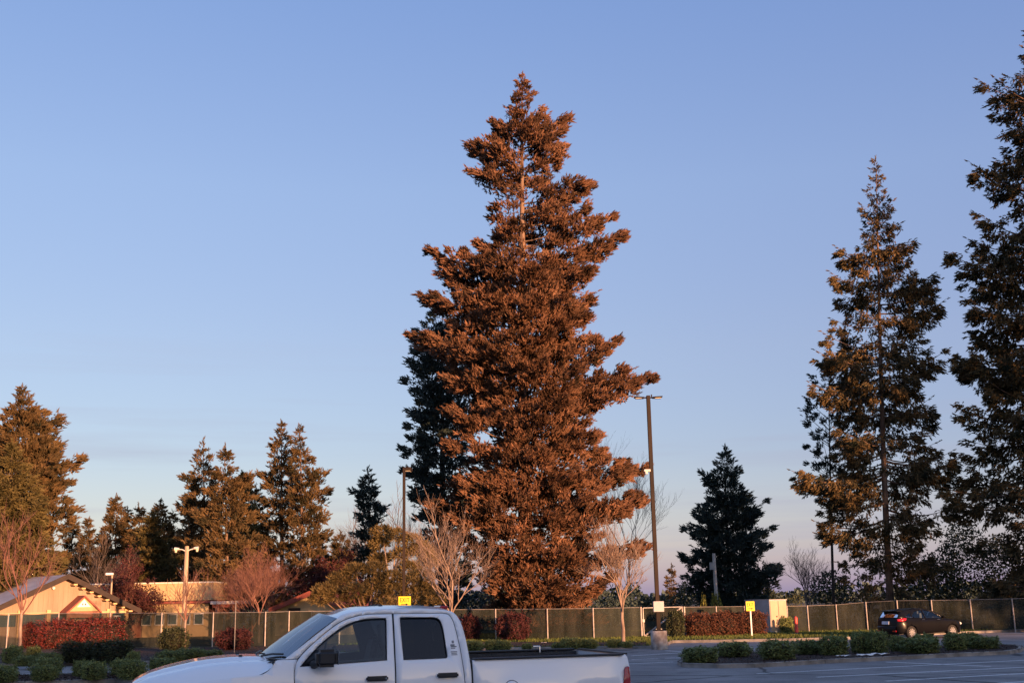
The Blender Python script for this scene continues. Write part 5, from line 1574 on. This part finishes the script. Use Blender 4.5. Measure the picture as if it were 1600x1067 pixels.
# roof
def roof(u, v):
    c = 1 - abs(2 * v - 1); k = 1 - (1 - c) ** 2
    s = (2.27 - .13 * k) + u * (3.74 + .04 * k - (2.27 - .13 * k))
    e = float(np.interp(s, [2.0, 2.14, 2.27, 2.40, 2.60, 2.95, 3.3, 3.56, 3.655, 3.70, 3.79], [1.80, 1.81, 1.826, 1.885, 1.915, 1.925, 1.918, 1.895, 1.855, 1.79, 1.70]))
    i = tw(s, e) + .002
    z = e + .034 * (1 - (1 - min(1, c * 1.25)) ** 2.5) + .021 * k * max(0, 1 - u * 5)
    rib = .006 * math.sin(c * math.pi * 5) ** 2 * (1 if .15 < u < .85 and c > .3 else 0)
    return (s, i + v * (TW - 2 * i), z + rib)
grid_surf('roof', roof, 24, 30, PW, truck)
MB().box((3.66, TW / 2, 1.925), (.10, .38, .04)).build('brake_lamp', M['tail_red'], truck, bevel=.01)
for y in (.72, TW / 2, TW - .72): MB().box((2.85, y, 1.966), (.05, .07, .018)).build('roof_marker', M['black_plastic'], truck, bevel=.006)
# cab back wall and glass
bw = MB()
zs_ = [.60, 1.0, 1.30, 1.45, 1.6, 1.72, 1.80, 1.86]
vs = []
for z in zs_:
    s = float(np.interp(z, [.6, 1.2, 1.4, 1.65, 1.77, 1.86], [3.81, 3.80, 3.785, 3.748, 3.71, 3.655])) - .004
    i = tw(s, z) + .004
    vs += [(s, i, z), (s, TW - i, z)]
bw.add(vs, [(2 * k, 2 * k + 1, 2 * k + 3, 2 * k + 2) for k in range(len(zs_) - 1) if k not in (3, 4)], True); 
k = 3; bw.add(vs[6:8] + [(vs[6][0], .38, zs_[3]), (vs[6][0], TW - .38, zs_[3])] + vs[10:12] + [(vs[10][0], .42, zs_[5]), (vs[10][0], TW - .42, zs_[5])], [(0, 2, 6, 4), (1, 5, 7, 3)])
bw.build('cab_back', PW, truck)
gl = MB(); gl.add([(vs[6][0] - .01, .36, 1.44), (vs[6][0] - .01, TW - .36, 1.44), (vs[10][0] - .01, TW - .40, 1.73), (vs[10][0] - .01, .40, 1.73)], [(0, 1, 2, 3)]); gl.build('rear_glass', M['glass_dark'], truck)
# bed
bd = MB()
bd.box((4.79, TW / 2, .80), (1.88, 1.60, .04)); bd.build('bed_floor', M['bed_liner'], truck)
for y in (.10, TW - .10):
    MB().box((4.79, y + (.035 if y < 1 else -.035), 1.05), (1.86, .05, .52)).build('bed_wall', M['bed_liner'], truck)
    MB().box((4.77, .085 if y < 1 else TW - .085, 1.335), (1.86, .13, .022)).build('bed_rail_cap', M['black_plastic'], truck, bevel=.008)
MB().box((3.86, TW / 2, 1.05), (.05, 1.78, .55)).build('bed_bulkhead', M['bed_liner'], truck)
MB().tube([(5.20, TW - .16, 1.30), (5.20, TW - .16, 1.385), (5.11, TW - .16, 1.385)], .012, 6).build('tie_down_hook', M['chrome'], truck)
MB().box((5.765, TW / 2, 1.335), (.06, TW - .34, .02)).build('tailgate_cap', M['black_plastic'], truck)
# mirrors
for sd, y0 in ((-1, 0.0), (1, TW)):
    mr = MB()
    yc = y0 + sd * .16
    mr.box((2.11, yc, 1.41), (.24, .25, .19))
    mo = mr.build('mirror', M['black_plastic'], truck, bevel=.045, segs=3)
    MB().box((2.233, yc, 1.415), (.004, .21, .15)).build('mirror_glass', M['chrome'], mo)
    MB().tube([(1.99, y0 - sd * .03, 1.335), (2.04, y0 + sd * .08, 1.36)], [.05, .04], 7).build('mirror_arm', M['black_plastic'], mo)
    tri = [(1.85, 1.325), (2.10, 1.345), (2.06, 1.50), (2.0, 1.475)]
    obj('mirror_base', panel_mesh('mirror_base', tri, [], tw, M['black_plastic'], off=.004, far=None if sd < 0 else TW), mo)
both('rocker_panel', [(1.62, .36), (1.62, .493), (3.80, .493), (3.80, .36)], [], tw, PW, truck, TW)
# wheels and chassis
for cx in (FWX, RWX):
    wheel(truck, (cx, .17, WZ), .40, .27, 5, -1); wheel(truck, (cx, TW - .17, WZ), .40, .27, 5, 1)
MB().box((2.85, TW / 2, .52), (5.0, 1.2, .22)).build('chassis', M['black_plastic'], truck)
for cx in (FWX, RWX): MB().tube([(cx, .30, WZ), (cx, TW - .30, WZ)], .06, 8).build('axle', M['black_plastic'], truck)
for cx in (FWX, RWX):
    for y in (.30, TW - .30):
        wl = MB(); ar = arc(cx, WZ, ARCH + .02, 0, 180, 12)
        vs = [(a, y - .26 if y < 1 else y + .26, z) for a, z in ar] + [(a, y + .1 if y < 1 else y - .1, z) for a, z in ar]
        wl.add(vs, [(i, i + 1, i + 14, i + 13) for i in range(12)], True); wl.build('wheel_liner', M['black_plastic'], truck)
# interior
MB().box((2.75, TW / 2, .72), (2.0, 1.72, .06)).build('cab_floor', M['seat'], truck)
db = MB().box((1.86, TW / 2, 1.20), (.40, 1.66, .26)).build('dashboard', M['black_plastic'], truck, bevel=.06, segs=2)
for y in (.55, TW - .55):
    st_ = MB().box((2.62, y, .95), (.52, .52, .18)).build('seat', M['seat'], truck, bevel=.05, segs=2)
    MB().box((2.88, y, 1.28), (.16, .50, .62), rot=Matrix.Rotation(R(12), 3, 'Y')).build('seat_back', M['seat'], st_, bevel=.05, segs=2)
    MB().box((2.97, y, 1.66), (.10, .26, .18)).build('headrest', M['seat'], st_, bevel=.04, segs=2)
rs_ = MB().box((3.35, TW / 2, .95), (.45, 1.55, .18)).build('rear_seat', M['seat'], truck, bevel=.05)
MB().box((3.60, TW / 2, 1.25), (.14, 1.55, .55)).build('rear_seat_back', M['seat'], rs_, bevel=.05)
sw = MB(); pts = [Vector((2.22 + .07 * math.sin(a), .55 + .19 * math.cos(a), 1.33 + .17 * math.sin(a))) for a in [2 * math.pi * k / 16 for k in range(17)]]
sw.tube(pts, .016, 5, cap=False); sw.tube([(2.05, .55, 1.25), (2.22, .55, 1.33)], .04, 6); sw.build('steering_wheel', M['seat'], truck)
MB().box((2.28, TW / 2, 1.76), (.03, .22, .06)).build('inside_mirror', M['black_plastic'], truck, bevel=.01)
# small things: door decal, washer jets, antenna
dc = MB()
def dcl(s, z, a, b): dc.box((s, tw(s, z) - .002, z), (a, .004, b), rot=Matrix.Rotation(R(-18), 3, 'X'))
dcl(3.606, 1.535, .025, .03); dcl(3.600, 1.50, .05, .018); dcl(3.612, 1.483, .07, .012); dcl(3.604, 1.465, .05, .010)
dcl(3.612, 1.425, .075, .010); dcl(3.612, 1.408, .065, .008); dcl(3.614, 1.392, .07, .008)
dc.build('door_decal', mk('grey_decal', (.20, .20, .21), rough=.6), truck)
for y in (.62, TW - .62):
    q = hood(.80, y / TW); MB().box((q[0], q[1], q[2] + .01), (.04, .03, .018)).build('washer_jet', M['black_plastic'], truck)
q = hood(.97, .93); MB().tube([(q[0], q[1], q[2] - .02), (q[0], q[1], q[2] + .05)], [.025, .012], 7).build('antenna_base', M['black_plastic'], truck)

# ------------------------------------------------------------------ hatchback car
def hatchback(name, label, loc, rz, paint):
    W = 1.80
    car = empty(name, loc, label, 'car', rz=rz)
    def cw(s, z):
        if z < .90: w_ = .06 * ((.62 - z) / .4) ** 2
        else: w_ = .03 + .52 * (z - .90)
        if s < .55: w_ += .24 * ((.55 - s) / .55) ** 2
        if s > 3.75: w_ += .38 * ((s - 3.75) / .6) ** 2
        return w_
    A1, A2, AZ, AR = .82, 3.47, .32, .355
    belt = smooth_poly([(.14, 1.02), (.55, 1.05), (1.4, .98), (2.4, .94), (3.1, .93)], 5)
    low = [(.05, .40), (.03, .62), (.08, .82), (.14, 1.02)] + belt[1:] + smooth_poly([(3.1, .93), (3.6, .87), (4.05, .76), (4.25, .66), (4.33, .50), (4.30, .24)], 3)[1:] + \
          [(A2 + .38, .22)] + arc(A2, AZ, AR, 0, 180, 14)[0:] + [(A1 + .45, .22)] + arc(A1, AZ, AR, 0, 180, 14) + [(.20, .26)]
    roofl = smooth_poly([(.42, 1.36), (.9, 1.425), (1.5, 1.46), (2.0, 1.44), (2.5, 1.32), (3.12, .99)], 5)
    tl_ = [(.10, .86), (.10, .98), (.45, 1.03), (.62, 1.02), (.50, .90), (.30, .86)]
    both('body_side', low, [tl_], cw, paint, car, W, step=.15)
    for fr_ in (None, W):
        obj('tail_light', panel_mesh('tail_light', shrink(tl_, .004), [], cw, M['tail_red'], far=fr_, off=-.01, step=.08), car)
    gh = [(.14, 1.03)] + [(.30, 1.22), (.42, 1.36)] + roofl[1:] + [(3.13, .94)] + [(x, z + .006) for x, z in belt[::-1]][1:-1]
    w1 = [(.98, 1.05), (1.05, 1.16), (1.30, 1.33), (1.72, 1.395), (1.76, 1.395), (1.78, .995)]
    w2 = [(1.86, .99), (1.84, 1.395), (2.05, 1.375), (2.38, 1.29), (2.72, 1.11), (2.86, 1.01), (2.86, .965)]
    w0 = [(.62, 1.10), (.68, 1.15), (.98, 1.29), (.92, 1.14), (.86, 1.07)]
    both('greenhouse', gh, [w1, w2, w0], cw, paint, car, W, step=.15)
    for fr_ in (None, W):
        for w_ in (w1, w2, w0):
            obj('side_window', panel_mesh('side_window', shrink(w_, -.01), [], cw, M['glass'] if w_ is not w0 else M['glass_dark'], thick=0, far=fr_, off=.015), car)
        for (a, b_) in ((1.50, .90), (2.50, .88)):
            y = cw(a, b_) - .012
            MB().box((a + .1, y if fr_ is None else W - y, b_ + .04), (.18, .03, .03)).build('handle', M['chrome'], car)
        obj('chrome_strip', panel_mesh('chrome_strip', [(.60, 1.12), (.62, 1.09), (1.0, 1.06), (1.0, 1.045), (.60, 1.075)], [], cw, M['chrome'], far=fr_, off=-.006), car)
        y = -.10 if fr_ is None else W + .10
        mo = MB().box((2.80, y, 1.03), (.12, .18, .12)).build('mirror', paint, car, bevel=.03, segs=2)
    def sheet(nm, line, mat, nv=10, crown=.03, ins=.0, flat=0.0):
        L = line
        def fn(u, v):
            t = u * (len(L) - 1); i = min(int(t), len(L) - 2); f_ = t - i
            s = L[i][0] + (L[i + 1][0] - L[i][0]) * f_; z = L[i][1] + (L[i + 1][1] - L[i][1]) * f_
            w_ = cw(s, z) + ins
            c = 1 - (2 * v - 1) ** 2
            return (s - flat * c, w_ + v * (W - 2 * w_), z + crown * c)
        return grid_surf(nm, fn, (len(L) - 1) * 2, nv, mat, car)
    sheet('roof', [p for p in roofl if p[0] <= 2.02], paint)
    sheet('windshield', [p for p in roofl if p[0] >= 1.98], M['glass'], crown=.03, ins=.01, flat=-.06)
    sheet('bonnet', smooth_poly([(3.08, .96), (3.6, .88), (4.05, .77), (4.27, .66)], 4), paint, crown=.05)
    sheet('front_bumper', [(4.27, .66), (4.34, .50), (4.34, .35), (4.28, .22)], paint, crown=0, flat=-.10)
    sheet('hatch_glass', [(.40, 1.345), (.30, 1.22), (.18, 1.06)], M['glass_dark'], crown=0, flat=.06, ins=.06)
    sheet('hatch', [(.18, 1.06), (.09, .92), (.06, .74), (.05, .64)], paint, crown=0, flat=.08)
    sheet('rear_bumper', [(.05, .64), (.0, .60), (.0, .36), (.08, .26)], paint, crown=0, flat=.09)
    for v in (0, 1): pass
    sp = MB(); sp.add([(.20, .30, 1.372), (.20, W - .30, 1.372), (.55, W - .28, 1.40), (.55, .28, 1.40), (.22, .30, 1.345), (.22, W - .30, 1.345), (.50, W - .28, 1.36), (.50, .28, 1.36)],
                      [(0, 1, 2, 3), (7, 6, 5, 4), (0, 4, 5, 1), (1, 5, 6, 2), (2, 6, 7, 3), (3, 7, 4, 0)]); sp.build('spoiler', paint, car)
    MB().box((-.045, W / 2, .80), (.02, .50, .15), rot=Matrix.Rotation(R(8), 3, 'Y')).build('number_plate', M['plate'], car)
    for y in (.34, W - .34): MB().box((-.02, y, .40), (.05, .28, .07)).build('reflector', M['tail_red'], car, bevel=.01)
    for y in (.28, W - .28): MB().box((4.12, y, .715), (.30, .24, .10), rot=Matrix.Rotation(R(20), 3, 'Y')).build('headlight', M['lens'], car, bevel=.03, segs=2)
    for cx in (A1, A2):
        wheel(car, (cx, .12, AZ), .32, .21, 10, -1); wheel(car, (cx, W - .12, AZ), .32, .21, 10, 1)
    MB().box((2.15, W / 2, .30), (3.9, 1.3, .16)).build('underbody', M['black_plastic'], car)
    for y in (.50, W - .50):
        st_ = MB().box((2.0, y, .62), (.5, .48, .16)).build('seat', M['seat'], car, bevel=.04)
        MB().box((1.72, y, .95), (.14, .46, .6)).build('seat_back', M['seat'], st_, bevel=.04)
        MB().box((1.64, y, 1.27), (.09, .24, .16)).build('headrest', M['seat'], st_, bevel=.03)
    MB().box((1.0, W / 2, .85), (.2, 1.3, .5)).build('rear_seat', M['seat'], car, bevel=.05)
    MB().box((2.85, W / 2, .86), (.3, 1.4, .2)).build('dashboard', M['black_plastic'], car, bevel=.05)
    return car
pc = gp(1424, 998, 0)                 # foot of the near rear wheel
ca = R(24)
ex = Vector((math.cos(ca), math.sin(ca), 0)); ey = Vector((-math.sin(ca), math.cos(ca), 0))
hatchback('hatchback_car', 'black hatchback car parked before the fence at the right', pc - ex * .82 - ey * .12, ca, M['car_black'])
pr = Vector((at(712, 940, 80).x, 80, gz(80)))
hatchback('red_car', 'dark red car roof glimpsed over the fence behind the truck cab', pr + Vector((-2.6, 0, .05)), R(4), M['car_red'])
